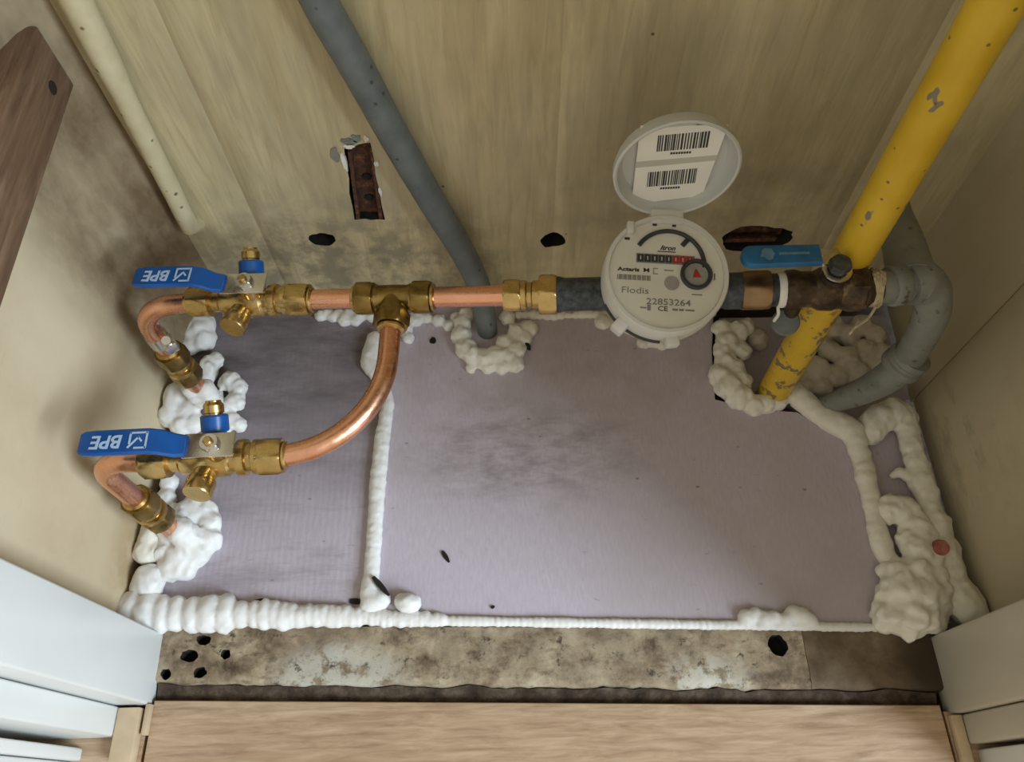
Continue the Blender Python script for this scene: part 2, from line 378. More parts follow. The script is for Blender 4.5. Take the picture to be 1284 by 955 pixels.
    c = n.mix(n.math('MULTIPLY', n.ramp(n.noise(75, 6, .7), [(.38, 0), (.5, .85)]), n.near((-.14, -.345, 0), .018, .038, (.6, 1.2, 1))), c, (.50, .48, .41))
    c = n.mix(n.math('MULTIPLY', n.ramp(n.noise(75, 6, .7), [(.45, 0), (.52, .9)]), n.near((.14, -.355, 0), .008, .03, (.7, 1.2, 1))), c, (.52, .50, .43))
    c = n.mix(n.math('MULTIPLY', n.ramp(n.noise(45, 5, .7), [(.40, 0), (.56, .5)]), n.near((.02, -.338, 0), .02, .16, (.6, 3.0, 1))), c, (.46, .39, .27))
    c = n.mix(n.ramp(n.noise(85, 6, .7, n.map((1, 1, 1), loc=(7, 3, 1))), [(.58, 0), (.66, .9)]), c, (.055, .042, .032))
    n.bump(f, .7, .002); MAT['mortar'] = n.out(c, .85, 0, .2)
    n = NT('brown_block'); f = n.noise(50, 6, .65); c = n.ramp(f, [(.3, (.105, .075, .045)), (.55, (.185, .14, .09)), (.75, (.255, .20, .135))])
    c = n.mix(n.near((.315, -.35, 0), .012, .05), c, (.05, .035, .022)); n.bump(f, .5, .0015); MAT['brownblock'] = n.out(c, .85, 0, .2)
    n = NT('dark_brown_strip'); f = n.noise(70, 6, .7); c = n.ramp(f, [(.3, (.02, .014, .01)), (.5, (.065, .045, .03)), (.72, (.15, .11, .08))]); n.bump(f, .6, .0015); MAT['darkstrip'] = n.out(c, .85, 0, .2)  # dark brown mottled colour for the strip along the threshold's front edge
    n = NT('dirty_concrete'); f = n.noise(40, 6, .65); c = n.ramp(f, [(.3, (.03, .022, .016)), (.7, (.09, .07, .05))]); n.bump(f, .6, .002); MAT['concrete'] = n.out(c, .95)
mats()

# ================================================================ THE SETTING
ZTOP = 1.25
floor = obj('floor', box(-.62, .62, -.95, .05, -.09, -.06), MAT['concrete'], None, False); tag(floor, 'dark dirty concrete underfloor seen in gaps beneath the boards', 'floor', kind='structure')
# oak laminate in front of the threshold
def plank(poly, z1=.001): return obj('plank', prism(poly, -.02, z1, .0008), MAT['oak'], floor, False)
FL, FR = at(194, 878), at(1178, 884)
plank([(FL.x, FL.y), (FL.x - .003, -.80), (FR.x + .004, -.80), (FR.x, FR.y)])
plank([(FR.x + .0025, FR.y - .004), (FR.x + .0065, -.80), (.62, -.80), (.62, -.385)], -.001)
plank([(-.62, -.368), (-.62, -.80), (FL.x - .006, -.80), (FL.x - .0028, -.368)], -.001)

# back wall of wide painted boards
XL, XR = -.272, .366
wb = thing('wall_back', 'cream painted boarded back wall with rust holes', 'wall'); wb['kind'] = 'structure'
seams = [XL - .06, -.213, .038, .283, XR + .05]
boards = []
for a, b in zip(seams, seams[1:]):
    bm = bmesh.new(); N = 40; prof = []
    for k in range(N + 1):
        t = k / N; x = a + (b - a) * t
        e = min(x - a, b - x); dip = .0030 * max(0, 1 - e / .016) ** 2
        prof.append((x, dip - .0012 * math.sin(math.pi * t)))
    prof = prof + [(b, .02), (a, .02)]
    lo = [bm.verts.new((x, y, -.002)) for x, y in prof]; hi = [bm.verts.new((x, y, ZTOP)) for x, y in prof]
    bm.faces.new(hi); bm.faces.new(lo[::-1])
    for i in range(len(prof)): bm.faces.new((lo[i], lo[(i + 1) % len(prof)], hi[(i + 1) % len(prof)], hi[i]))
    boards.append(obj('board', bm, MAT['wall'], wb))
backing = obj('backing', box(XL - .05, XR + .04, .03, .04, -.06, ZTOP), MAT['dark'], wb, False)

def wall_cut(outline, cx, cz, d=.035):
    bm = bmesh.new(); f0 = [bm.verts.new((cx + x, -.006, cz + z)) for x, z in outline]; f1 = [bm.verts.new((cx + x, d, cz + z)) for x, z in outline]
    bm.faces.new(f0); bm.faces.new(f1[::-1]); n = len(outline)
    for i in range(n): bm.faces.new((f0[i], f1[i], f1[(i + 1) % n], f0[(i + 1) % n]))
    return bm
h1 = aty(404, 299); h2 = aty(694, 303); h3 = aty(946, 298); sl = aty(457, 226)
def slot_outline():
    c = [aty(432, 184), aty(466, 176), aty(481, 273), aty(444, 274)]
    pts = []
    for i in range(4):
        for k in range(5):
            p = c[i].lerp(c[(i + 1) % 4], k / 5); j = .0012
            pts.append((p.x - sl.x + random.uniform(-j, j), p.z - sl.z + random.uniform(-j, j)))
    return pts
so = slot_outline()
carve(boards[1], [wall_cut(blob_outline(20, .0120, .0085, 3.1), h1.x, h1.z), wall_cut(blob_outline(20, .0115, .0095, 5.7), h2.x, h2.z), wall_cut(so, sl.x, sl.z)])
carve(boards[2], [wall_cut(blob_outline(20, .0115, .0095, 5.7), h2.x, h2.z), wall_cut(blob_outline(28, .033, .0165, 8.3, .3), h3.x, h3.z)])

# left wall: plaster with a rounded-in corner, right wall: two painted panels
def wall_strip(prof, z0, z1, thick, name, mat, nz=24, amp=.0015, parent=None):
    bm = bmesh.new(); rows = []
    for k in range(nz + 1):
        z = z0 + (z1 - z0) * k / nz
        rows.append([bm.verts.new((x + amp * noise.noise(Vector((y * 9, z * 9, 2.2))), y, z)) for x, y in prof])
    for a, b in zip(rows, rows[1:]):
        for i in range(len(prof) - 1): bm.faces.new((a[i], a[i + 1], b[i + 1], b[i]))
    geom = bmesh.ops.extrude_face_region(bm, geom=list(bm.faces))
    for g in geom['geom']:
        if isinstance(g, bmesh.types.BMVert): g.co.x += thick
    return obj(name, bm, mat, parent)
pl = [(-.272, .0), (-.280, -.008), (-.291, -.022), (-.301, -.045), (-.309, -.075), (-.314, -.11)] + [(-.314 + .002 * k / 8, -.11 - .25 * k / 8) for k in range(1, 9)]
wl = wall_strip(pl, -.012, ZTOP, -.05, 'wall_left', MAT['plaster']); tag(wl, 'cream plaster left wall stained brown near the corner', 'wall', kind='structure')
wr = thing('wall_right', 'shaded cream painted right wall of two panels', 'wall'); wr['kind'] = 'structure'
wall_strip([(.3668, .0), (.3650, -.06), (.3625, -.118)], -.02, ZTOP, .05, 'panel', MAT['wall_right'], parent=wr, amp=.0006)
wall_strip([(.3615, -.1195), (.3595, -.1225), (.3590, -.2), (.3600, -.27), (.3615, -.36)], -.01, ZTOP, .05, 'panel', MAT['wall_right'], parent=wr, amp=.0008)
ceil = obj('ceiling', box(-.40, .45, -.36, .05, ZTOP, ZTOP + .02), MAT['wall_right'], None, False); tag(ceil, 'cream painted top of the meter cupboard', 'ceiling', kind='structure')

# door posts and mouldings
def trim(name, b, mat, label, cat='trim'):
    o = obj(name, b, mat, None, True, angle=50); return tag(o, label, cat, kind='structure')
trim('trim_1', box(-.40, -.2803, -.3620, -.3095, -.012, ZTOP, .002), MAT['white'], 'wide white painted door post at the left of the opening')
trim('trim_2', box(-.40, -.3005, -.3835, -.3630, -.002, ZTOP, .0018), MAT['white'], 'narrow white moulding in front of the left door post')
trim('trim_3', box(-.45, -.3255, -.3985, -.3900, -.002, ZTOP, .0016), MAT['white'], 'thin white architrave step at the bottom left corner')
trim('trim_4', box(-.45, -.3310, -.4300, -.3992, -.002, ZTOP, .0016), MAT['white'], 'outermost white architrave at the bottom left corner')
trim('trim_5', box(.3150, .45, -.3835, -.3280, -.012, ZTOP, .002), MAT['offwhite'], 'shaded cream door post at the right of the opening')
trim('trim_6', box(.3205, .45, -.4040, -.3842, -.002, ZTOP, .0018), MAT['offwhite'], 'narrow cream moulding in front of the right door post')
trim('trim_7', box(.3275, .45, -.4350, -.4075, -.002, ZTOP, .0016), MAT['white'], 'white architrave at the bottom right corner')

# ================================================================ FLOOR BUILD-UP
def board(name, px, label, mat, z=0.0, th=.03):
    poly = [at(x, y, z) for x, y in px]; o = obj(name, prism([(p.x, p.y) for p in poly], z - th, z, .0012), mat, None, False)
    return tag(o, label, 'insulation')
board('insulation_board', [(478, 374), (896, 368), (893, 440), (897, 500), (945, 512), (1000, 516), (1062, 552), (1080, 600), (1092, 660), (1110, 705), (1106, 782), (466, 772), (474, 620), (487, 500)],
      'large lilac insulation board covering the middle of the floor', MAT['xps'])
board('insulation_board', [(262, 379), (474, 374), (482, 500), (468, 620), (460, 771), (182, 764), (196, 640), (224, 480)],
      'smaller grimy lilac insulation board under the copper pipes', MAT['xps_dirty'])
board('insulation_board', [(1082, 545), (1128, 525), (1168, 640), (1205, 775), (1113, 783), (1116, 705), (1098, 655), (1088, 600)],
      'narrow lilac insulation strip between foam beads by the right wall', MAT['xps'], -.004)
board('insulation_board', [(902, 398), (1108, 395), (1142, 500), (1060, 540), (990, 512), (905, 498)],
      'sunken lilac insulation offcut around the yellow pipe', MAT['xps'], -.022, .02)

def worn(x): return .0030 * noise.noise(Vector((x * 38, 3, 1))) + .0014 * noise.noise(Vector((x * 140, 5, 2)))
def sill(name, pxa, pxb, mat, label, spots=()):
    """rough block between photo columns pxa..pxb; top at Z=0, worn rounded front edge"""
    nx = max(12, int((pxb - pxa) / 9)); bm = bmesh.new(); rows = []
    for i in range(nx + 1):
        px = pxa + (pxb - pxa) * i / nx; t = (px - 200) / 970.
        b = at(px, 784 + 4 * t); f = at(px, 853 + 9 * t); g = at(px, 879 + 5.5 * t); row = []
        d = (g.y - f.y)
        prof = [(b.y, -.04), (b.y, -.001)] + [(b.y + (f.y - b.y) * k / 7, 0) for k in range(1, 8)] + [(f.y + d * .10, -.0018), (f.y + d * .18, -.005), (f.y + d * .22, -.04)]
        for k, (y, z) in enumerate(prof):
            if 0 < k < len(prof) - 1:
                z += .0011 * noise.noise(Vector((b.x * 55, y * 55, 1))) + .0006 * noise.noise(Vector((b.x * 170, y * 170, 4)))
                if k > 7: y += worn(b.x)
            row.append(bm.verts.new((b.x, y, z)))
        rows.append(row)
    n = len(rows[0])
    for a, b in zip(rows, rows[1:]):
        for k in range(n): bm.faces.new((a[k], a[(k + 1) % n], b[(k + 1) % n], b[k]))
    bm.faces.new(rows[0][::-1]); bm.faces.new(rows[-1])
    o = obj(name, bm, mat, None, True, angle=60)
    cuts = []
    for j, (px, py, rx, ry) in enumerate(spots):
        p = at(px, py); c = bmesh.new(); ol = blob_outline(20, rx / 1620, ry / 1400, 11.3 + j * 2.7, .25)
        a = [c.verts.new((p.x + x, p.y + y, -.012)) for x, y in ol]; b = [c.verts.new((p.x + x * 1.1, p.y + y * 1.1, .004)) for x, y in ol]
        c.faces.new(a[::-1]); c.faces.new(b)
        for i in range(len(ol)): c.faces.new((a[i], a[(i + 1) % len(ol)], b[(i + 1) % len(ol)], b[i]))
        cuts.append(c)
    if cuts: carve(o, cuts)
    return tag(o, label, 'threshold')
sill('stone_threshold', 199, 1004.2, MAT['mortar'], 'long weathered mortar threshold with white patches before the oak floor',
     [(255, 802, 9, 5), (238, 822, 10, 6), (283, 820, 6, 5), (208, 845, 6, 5), (250, 843, 8, 5), (975, 809, 11, 10)])
sill('stone_threshold', 1004.9, 1172, MAT['brownblock'], 'short brown threshold block at the foot of the right door post')
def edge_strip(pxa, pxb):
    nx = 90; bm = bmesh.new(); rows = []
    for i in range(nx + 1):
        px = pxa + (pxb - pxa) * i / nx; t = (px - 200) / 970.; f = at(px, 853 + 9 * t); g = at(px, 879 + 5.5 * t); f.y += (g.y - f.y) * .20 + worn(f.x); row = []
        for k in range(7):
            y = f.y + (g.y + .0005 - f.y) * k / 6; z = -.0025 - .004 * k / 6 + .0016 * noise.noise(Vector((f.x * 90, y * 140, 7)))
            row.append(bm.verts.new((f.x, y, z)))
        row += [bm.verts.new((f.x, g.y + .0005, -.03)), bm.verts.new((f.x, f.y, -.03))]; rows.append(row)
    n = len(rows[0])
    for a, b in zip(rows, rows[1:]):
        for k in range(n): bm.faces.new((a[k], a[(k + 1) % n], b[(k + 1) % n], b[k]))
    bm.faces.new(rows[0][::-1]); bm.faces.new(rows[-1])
    return obj('edge_strip', bm, MAT['darkstrip'], None, True, angle=60)
tag(edge_strip(197, 1174), 'dark brown strip between threshold and oak floor', 'strip')
# trims at the foot of the left post
tag(obj('floor_trim', box(-.3002, -.2835, -.4010, -.3640, -.001, .010, .0012), MAT['palewood']), 'pale wood trim block at the foot of the left post', 'trim')
tag(obj('floor_trim', box(-.2815, -.2775, -.3830, -.3615, -.001, .0065, .0008), MAT['palewood']), 'thin pale wood stick beside the left post on the floor', 'trim')
tag(obj('floor_trim', box(.3122, .3200, -.4200, -.3845, -.001, .006, .001), MAT['palewood']), 'thin brown wood strip at the foot of the right post', 'trim')
# brown batten on the left wall
tag(obj('wall_batten', box(-.335, -.2800, -.42, -.0150, .2770, .3220, .0015), MAT['darkwood']), 'dark brown wooden batten fixed high on the left wall', 'batten')

bt = bpy.data.objects['wall_batten']
q = atx(66, 110, -.2800); obj('nail_hole', lathe([(.0045, 0), (.0042, .0006), (.0005, .0007)], frame(q - Vector((.0002, 0, 0)), (1, 0, 0)), 14), MAT['dark'], bt)
# ================================================================ EXPANDING FOAM
def foam(name, label, blobs, mat, voxel=.0015, smooth=6, parent=None, seed=0, rough=.10, group=None):
    """blobs: (px, py, radius_mm, height_of_centre_mm[, stretch x, y, z]); merged into one skin"""
    bm = bmesh.new(); rnd = random.Random(seed)
    for bl in blobs:
        px, py, r, z = bl[:4]; sx, sy, sz = bl[4:7] if len(bl) > 4 else (1, 1, .85)
        p = at(px, py, z / 1000.); r /= 1000.
        q = bmesh.ops.create_icosphere(bm, subdivisions=3, radius=1)
        off = Vector((rnd.random() * 50, rnd.random() * 50, rnd.random() * 50))
        for v in q['verts']:
            k = 1 + rough * noise.noise(v.co * 2.2 + off) * 2
            v.co = p + Vector((v.co.x * r * k * sx, v.co.y * r * k * sy, v.co.z * r * k * sz))
    o = obj(name, bm, mat, parent)
    md = o.modifiers.new('skin', 'REMESH'); md.mode = 'VOXEL'; md.voxel_size = voxel; md.use_smooth_shade = True
    md = o.modifiers.new('soft', 'SMOOTH'); md.factor = .5; md.iterations = smooth
    evaluated(o)
    for p in o.data.polygons: p.use_smooth = True
    if parent is None: tag(o, label, 'foam', group)
    return o
def run(pts, n, jit=0.0, seed=1, zc=.35):
    """beads along a path of (px, py, r_mm)"""
    out = []; rnd = random.Random(seed); L = [Vector(p) for p in pts]; cum = [0]
    for a, b in zip(L, L[1:]): cum.append(cum[-1] + (b.xy - a.xy).length)
    for i in range(n):
        s = cum[-1] * i / (n - 1); k = 0
        while k < len(cum) - 2 and s > cum[k + 1]: k += 1
        q = L[k].lerp(L[k + 1], (s - cum[k]) / max(1e-6, cum[k + 1] - cum[k])); r = q.z * (1 + rnd.uniform(-jit, jit))
        out.append((q.x + rnd.uniform(-1, 1) * jit * 8, q.y + rnd.uniform(-1, 1) * jit * 8, r, r * zc))
    return out
# ribbed bead along the front joint
front = []
x = 163
while x < 560:
    t = (x - 163) / 400.; r = 12.5 * (1 - t) ** 1.3 + 5.6; yy = 768 + 7 * t + (2 if x > 460 else 0)
    front.append((x, yy + random.uniform(-1.5, 1.5), r * (1 + (random.uniform(-.16, .16) if x < 330 else 0)), r * .3, random.uniform(.55, .8), 1.0 + random.uniform(-.12, .12), .8)); x += max(6.5, r * (random.uniform(1.0, 1.6) if x < 330 else 1.0))
for px in range(560, 1106, 8):
    t = (px - 560) / 545.; front.append((px, 778 + 8.5 * t, 4.4 - .6 * t + random.uniform(-.3, .3), 1.0))
front += [(936, 774, 7, 2), (947, 770, 6, 2), (958, 776, 7, 2), (970, 774, 6, 2), (985, 777, 6, 2), (996, 770, 7.5, 2), (1006, 772, 7, 2), (1016, 778, 6, 2)]
foam('foam_bead', 'long ribbed white foam bead along the front threshold', front, MAT['foam'], .0013, 3, seed=3, rough=.06)
foam('foam_bead', 'white foam bead running along the joint between two boards',
     run([(470, 425, 8), (463, 455, 9), (478, 475, 7), (487, 505, 5.5), (480, 545, 7), (474, 600, 7), (470, 660, 6.5), (466, 720, 6.5), (463, 742, 8), (466, 757, 9), (478, 752, 8)], 80, .05, 5), MAT['foam'], .0013, 4, seed=5, rough=.08)
foam('foam_ball', 'small round white foam ball beside the front bead', [(512, 756, 9, 5, 1.15, .9, .8), (505, 754, 7, 4)], MAT['foam'], .001, 3, seed=6)
# left wall
foam('foam_lump', 'rounded grey-white foam lump below the upper copper elbow', [(249, 413, 15, 10), (254, 424, 13, 9), (240, 432, 10, 8), (258, 405, 10, 9), (236, 420, 10, 8)], MAT['foam'], .0014, 4, seed=11)
foam('foam_lump', 'broken white foam lump right of the upper drop pipe', [(262, 462, 11, 10, .8, 1.1, 1), (270, 452, 8, 10), (258, 474, 9, 8), (288, 478, 10, 7), (298, 487, 9, 6), (296, 503, 9, 6), (284, 512, 8, 6), (272, 497, 6, 7), (289, 528, 9, 5), (300, 532, 7, 4), (279, 537, 8, 4)], MAT['foam'], .0013, 3, seed=12, rough=.16)
foam('foam_lump', 'white foam wedge at the left wall behind the lower lever', [(222, 500, 13, 8, .9, 1.3, 1), (215, 520, 12, 7), (235, 515, 12, 7), (248, 500, 9, 8), (228, 532, 11, 6), (243, 530, 10, 6), (240, 487, 9, 32), (247, 494, 9, 24), (254, 500, 9, 14), (256, 487, 9, 30), (262, 495, 9, 22), (268, 504, 9, 12)], MAT['foam'], .0014, 4, seed=13)
foam('foam_lump', 'large lobed white foam lump at the foot of the lower pipe', [(243, 640, 14, 7), (258, 640, 10, 7), (262, 655, 10, 7), (230, 650, 12, 8), (258, 676, 13, 6), (245, 690, 14, 6), (225, 700, 15, 6), (215, 712, 12, 5), (232, 712, 11, 4), (208, 690, 12, 7), (222, 668, 7, 5), (212, 605, 8, 6), (208, 625, 9, 6), (215, 645, 10, 7), (196, 645, 11, 26), (206, 655, 11, 20), (214, 664, 11, 14), (226, 664, 11, 26), (233, 672, 11, 19), (240, 681, 11, 12)], MAT['foam'], .0014, 4, seed=14, rough=.14)
foam('foam_lump', 'flat off-white foam offcut against the left wall', [(192, 672, 13, 7, .9, 1.2, .9), (186, 690, 12, 7), (200, 655, 10, 7), (196, 690, 10, 8)], MAT['foam_old'], .0014, 3, seed=15)
foam('foam_lump', 'small white foam lump in the front left corner', [(186, 728, 13, 7, 1, 1.1, .9), (176, 738, 9, 6), (196, 722, 9, 5), (190, 742, 9, 5)], MAT['foam'], .0014, 4, seed=16)
# back edge
foam('foam_bead', 'ragged foam bead along the back wall below the tee', [(402, 396, 6, 2), (418, 397, 6, 2), (432, 401, 7, 2), (446, 402, 6, 2), (520, 400, 8, 3), (508, 412, 8, 3), (512, 424, 6, 3), (535, 398, 6, 2), (550, 402, 7, 2), (562, 408, 6, 2), (572, 398, 6, 2), (425, 394, 6, 2), (438, 393, 6, 2), (452, 395, 7, 2), (467, 396, 7, 2), (482, 396, 7, 2), (497, 398, 7, 2), (410, 394, 6, 2)], MAT['foam'], .0013, 3, seed=21, rough=.15)
foam('foam_collar', 'cream foam collar curled around the foot of the grey pipe', [(580, 405, 9, 4), (578, 420, 10, 4), (583, 437, 10, 4), (594, 446, 10, 4), (607, 450, 10, 4), (622, 446, 10, 5), (636, 447, 10, 4), (647, 438, 10, 4), (655, 425, 9, 4), (662, 412, 9, 4), (648, 416, 9, 5), (634, 430, 9, 5), (590, 462, 5, 2), (645, 456, 9, 3), (630, 459, 8, 3), (612, 460, 7, 3), (585, 395, 8, 4), (636, 398, 8, 4)], MAT['foam_old'], .0013, 3, seed=22, rough=.15)
bb = []
for px in range(650, 900, 9): bb.append((px, 396 - (px - 650) * .012 + random.uniform(-1, 1), 4.5 + random.uniform(-1, 1), 1))
bb += [(756, 404, 8, 2), (806, 430, 6, 1), (830, 432, 6, 1), (818, 428, 7, 1)]
bb += [(p, 400 + (p - 756) * .45, 4, 1) for p in range(760, 812, 6)]
foam('foam_bead', 'thin foam bead along the back wall beneath the meter', bb, MAT['foam_old'], .0013, 3, seed=23, rough=.15)
# around the gas pipe
foam('foam_collar', 'cream foam heaped around the foot of the yellow pipe', [(905, 412, 9, 4), (912, 428, 11, 4), (905, 440, 9, 4), (910, 455, 11, 3), (905, 470, 12, 3), (915, 485, 13, 4), (928, 498, 13, 4), (945, 508, 10, 4), (960, 506, 10, 3), (975, 503, 9, 3), (985, 495, 9, 3), (930, 478, 10, 3), (922, 462, 9, 3), (925, 415, 10, 3), (935, 410, 9, 2), (930, 440, 9, 0)], MAT['foam_old'], .0014, 3, seed=31, rough=.16)
gb = []
rnd = random.Random(4)
for px, py, r in [(950, 425, 11), (1005, 445, 11), (1020, 425, 12), (1042, 412, 13), (1063, 420, 12), (1080, 408, 11), (1098, 420, 10), (1085, 440, 12), (1062, 448, 12), (1040, 440, 11), (1025, 462, 12), (1000, 470, 10), (1050, 470, 11), (1075, 468, 12), (1098, 455, 10), (1105, 440, 9), (1010, 405, 11), (985, 405, 10), (990, 450, 8), (1030, 485, 10), (1008, 485, 9)]:
    gb.append((px, py, r, -8 + rnd.uniform(-4, 4)))
foam('foam_mass', 'foam with shade put into its colour filling the corner behind the yellow pipe', gb, MAT['foam_shaded'], .0015, 3, seed=32, rough=.15)
# right side
foam('foam_bead', 'smooth curved foam bead edging the large board on the right',
     run([(996, 490, 9), (1010, 505, 11), (1028, 520, 10), (1048, 530, 11), (1070, 541, 10.5), (1076, 562, 9), (1083, 585, 8.5), (1090, 615, 8.5), (1095, 640, 8), (1100, 665, 8), (1108, 690, 8.5), (1114, 702, 8)], 44, .09, 8, .45), MAT['foam_old'], .0014, 4, seed=41, rough=.08)
foam('foam_bead', 'lumpy foam bead squeezed along the foot of the right wall',
     run([(1092, 545, 10), (1098, 528, 12), (1118, 518, 14), (1136, 520, 10), (1140, 545, 9), (1148, 575, 10), (1155, 600, 10), (1163, 630, 9), (1172, 655, 11), (1184, 690, 12), (1192, 720, 12), (1200, 745, 13), (1212, 760, 15)], 46, .12, 9, .45) + [(1128, 592, 5, 3), (1138, 596, 6, 4), (1120, 596, 3.5, 2)], MAT['foam_old'], .0014, 3, seed=42, rough=.12)
foam('foam_mass', 'big cauliflower foam lump in the front right corner', [(1116, 638, 13, 6), (1130, 640, 13, 7), (1145, 655, 13, 7), (1158, 672, 12, 8), (1150, 690, 13, 9), (1140, 675, 11, 7), (1162, 700, 13, 9), (1105, 715, 5, 6), (1114, 716, 8, 7), (1130, 722, 15, 9), (1150, 720, 15, 10), (1170, 722, 12, 9), (1128, 745, 17, 9), (1150, 745, 18, 10), (1172, 745, 15, 9), (1118, 770, 15, 6), (1140, 772, 17, 7), (1162, 772, 15, 7), (1178, 760, 10, 6), (1108, 780, 9, 4)], MAT['foam_old'], .0015, 3, seed=43, rough=.2)
p = at(1178, 686, .016)
tag(obj('pipe_stub', lathe([(.0056, -.01), (.0062, .004), (.0055, .0062), (.004, .0055), (.0008, .0045)], frame(p, (-.15, -.35, 1)), 20), MAT['pink']), 'rusty pink round pipe stub end sunk in the right foam bead', 'stub')

# ================================================================ PIPEWORK
ZA, ZB = .147, .186
A3, B3 = at(300, 377.5, ZA), at(1095, 361, ZB)
RX = (B3 - A3).normalized()
def onrun(px):
    """point of the main run at photo column px"""
    lo, hi = -.3, 1.3
    for _ in range(40):
        mid = (lo + hi) / 2; q = A3.lerp(B3, mid); v = RW.transposed() @ (q - CAM)
        if CX + FPX * v.x / v.z < px: lo = mid
        else: hi = mid
    return A3.lerp(B3, lo)
RC = .0075
def run_len(a, b): return (onrun(b) - onrun(a)).length
# straight copper
for a, b, lab in ((372, 462, 'short straight copper pipe between upper valve and tee'), (530, 645, 'straight copper pipe between tee and meter union')):
    tag(obj('copper_pipe', tube([onrun(a), onrun(b)], RC, 24), MAT['copper']), lab, 'pipe')
# valves ------------------------------------------------------------
def lever_letters(parent, M, mat):
    obj('lettering', text_bm('BPE', .0125, M @ Matrix.Translation((.006, 0, 0)), .00015, .12, .00025), mat, parent, False, True)
    # emblem: open rounded square with a tick, before the letters
    bm = bmesh.new(); q = .0052
    T = M @ Matrix.Translation((-.0135, 0, 0)) @ Matrix.Shear('XZ', 4, (0, 0))
    for (x0, y0, x1, y1) in ((-q, -q, q, -q), (q, -q, q, q * .4), (-q, q, q * .3, q), (-q, -q, -q, q), (-q * .4, q * .1, 0, -q * .4), (0, -q * .4, q * 1.1, q * .9)):
        d = Vector((x1 - x0, y1 - y0, 0)); a = math.atan2(d.y, d.x)
        box(-.0004, d.length + .0004, -.0006, .0006, -.00015, .00015, 0, bm, T @ Matrix.Translation((x0, y0, 0)) @ Matrix.Rotation(a, 4, 'Z'))
    obj('emblem', bm, mat, parent, False, True)
def valve(center, axis, label, s=1.0):
    """ball valve: local X along the pipe, Y to the back, Z up"""
    x = Vector(axis).normalized(); z = (Vector((0, 0, 1)) - x * x.z).normalized(); y = z.cross(x); M = Matrix.Identity(4)
    for r in range(3): M[r][0] = x[r] * s; M[r][1] = y[r] * s; M[r][2] = z[r] * s; M[r][3] = center[r]
    t = thing('ball_valve', label, 'valve', mat=M, group='brass ball valves with blue levers')
    AX = lambda px: frame((px, 0, 0), (1, 0, 0))
    # turned body
    obj('body', lathe([(.0078, -.030), (.0078, -.022), (.0098, -.020), (.0098, -.014), (.0115, -.011), (.0128, -.004), (.0130, .004), (.0120, .011), (.0098, .013), (.0098, .016), (.0122, .017), (.0125, .020), (.0122, .0225), (.0100, .0235), (.0100, .0265), (.0118, .0275), (.0118, .031), (.0095, .032), (.0085, .036)], AX(0), 36), MAT['brass'], t, True, True)
    obj('compression_nut', hexnut(.0126, .0165, AX(-.0455)), MAT['brass'], t, True, True)
    obj('compression_nut', hexnut(.0132, .0165, AX(.0300)), MAT['brass'], t, True, True)
    obj('olive', lathe([(.0085, 0), (.0096, .001), (.0096, .0022), (.0085, .0032)], AX(-.0485), 28), MAT['brass'], t, True, True)
    obj('olive', lathe([(.0085, 0), (.0096, .001), (.0096, .0022), (.0085, .0032)], AX(.0460), 28), MAT['brass'], t, True, True)
    # stem and lever
    obj('stem', lathe([(.0072, .006), (.0072, .0175), (.0052, .0185), (.0052, .0235)], Matrix.Translation((.006, 0, 0)), 24), MAT['brass'], t, True, True)
    bm = box(-.018, .015, -.0085, .0085, -.0008, .0008, .0006, None, Matrix.Translation((.006, 0, .0222)))
    lp = obj('lever_plate', bm, MAT['steel'], t, True, True)
    obj('lever_nut', hexnut(.0064, .0052, Matrix.Translation((.006, 0, .0226))), MAT['steel'], t, True, True)
    obj('stem_end', lathe([(.0030, .026), (.0030, .0295), (.0022, .0302)], Matrix.Translation((.006, 0, 0)), 16), MAT['brass'], t, True, True)
    # blue grip, dog-legged upwards to its end
    bm = bmesh.new(); prof = [(-.010, .0228, .0072), (-.016, .0240, .0080), (-.023, .0300, .0085), (-.030, .0325, .0086), (-.064, .0325, .0086), (-.070, .0325, .0082), (-.0725, .0322, .0070)]
    rows = []
    for px, pz, hw in prof:
        th = .0021; c = .0012
        rows.append([bm.verts.new((px, yy, pz + zz)) for yy, zz in ((-hw + c, -th), (hw - c, -th), (hw, -th + c), (hw, th - c), (hw - c, th), (-hw + c, th), (-hw, th - c), (-hw, -th + c))])
    for a, b in zip(rows, rows[1:]):
        for k in range(8): bm.faces.new((a[k], a[(k + 1) % 8], b[(k + 1) % 8], b[k]))
    bm.faces.new(rows[0]); bm.faces.new(rows[-1][::-1])
    lv = obj('lever_grip', bm, MAT['blue'], t, True, True)
    lever_letters(lv, Matrix.Translation((-.0490, 0, .0348)) @ Matrix.Rotation(math.pi, 4, 'Z'), MAT['print'])
    # test port to the back with its blue collar, drain cap to the front
    d1 = Vector((-.02, .86, .5)); F1 = frame((.003, .004, .004), d1)
    obj('test_port', lathe([(.0072, 0), (.0072, .012), (.0058, .013), (.0058, .025), (.0066, .0255), (.0066, .0305), (.0050, .0325), (.0050, .0335), (.0015, .0335)], F1, 24), MAT['brass'], t, True, True)
    obj('port_collar', lathe([(.0082, .0125), (.0090, .0135), (.0090, .0230), (.0082, .0240)], F1, 28), MAT['blue'], t, True, True)
    d2 = Vector((-.14, -.95, .22)); F2 = frame((-.002, -.002, 0), d2)
    obj('drain_cap', lathe([(.0078, .004), (.0078, .014), (.0090, .0145), (.0095, .0165), (.0095, .0245), (.0088, .0258), (.001, .0258)], F2, 28), MAT['brass'], t, True, True)
    return t
V1 = onrun(313)
valve(V1, RX, 'upper brass ball valve with blue lever near the back wall')
V2 = at(268, 575, .150)
V2axis = (at(345, 571, .150) - at(190, 578, .150)).normalized()
valve(V2, V2axis, 'lower brass ball valve with blue lever nearest the front')

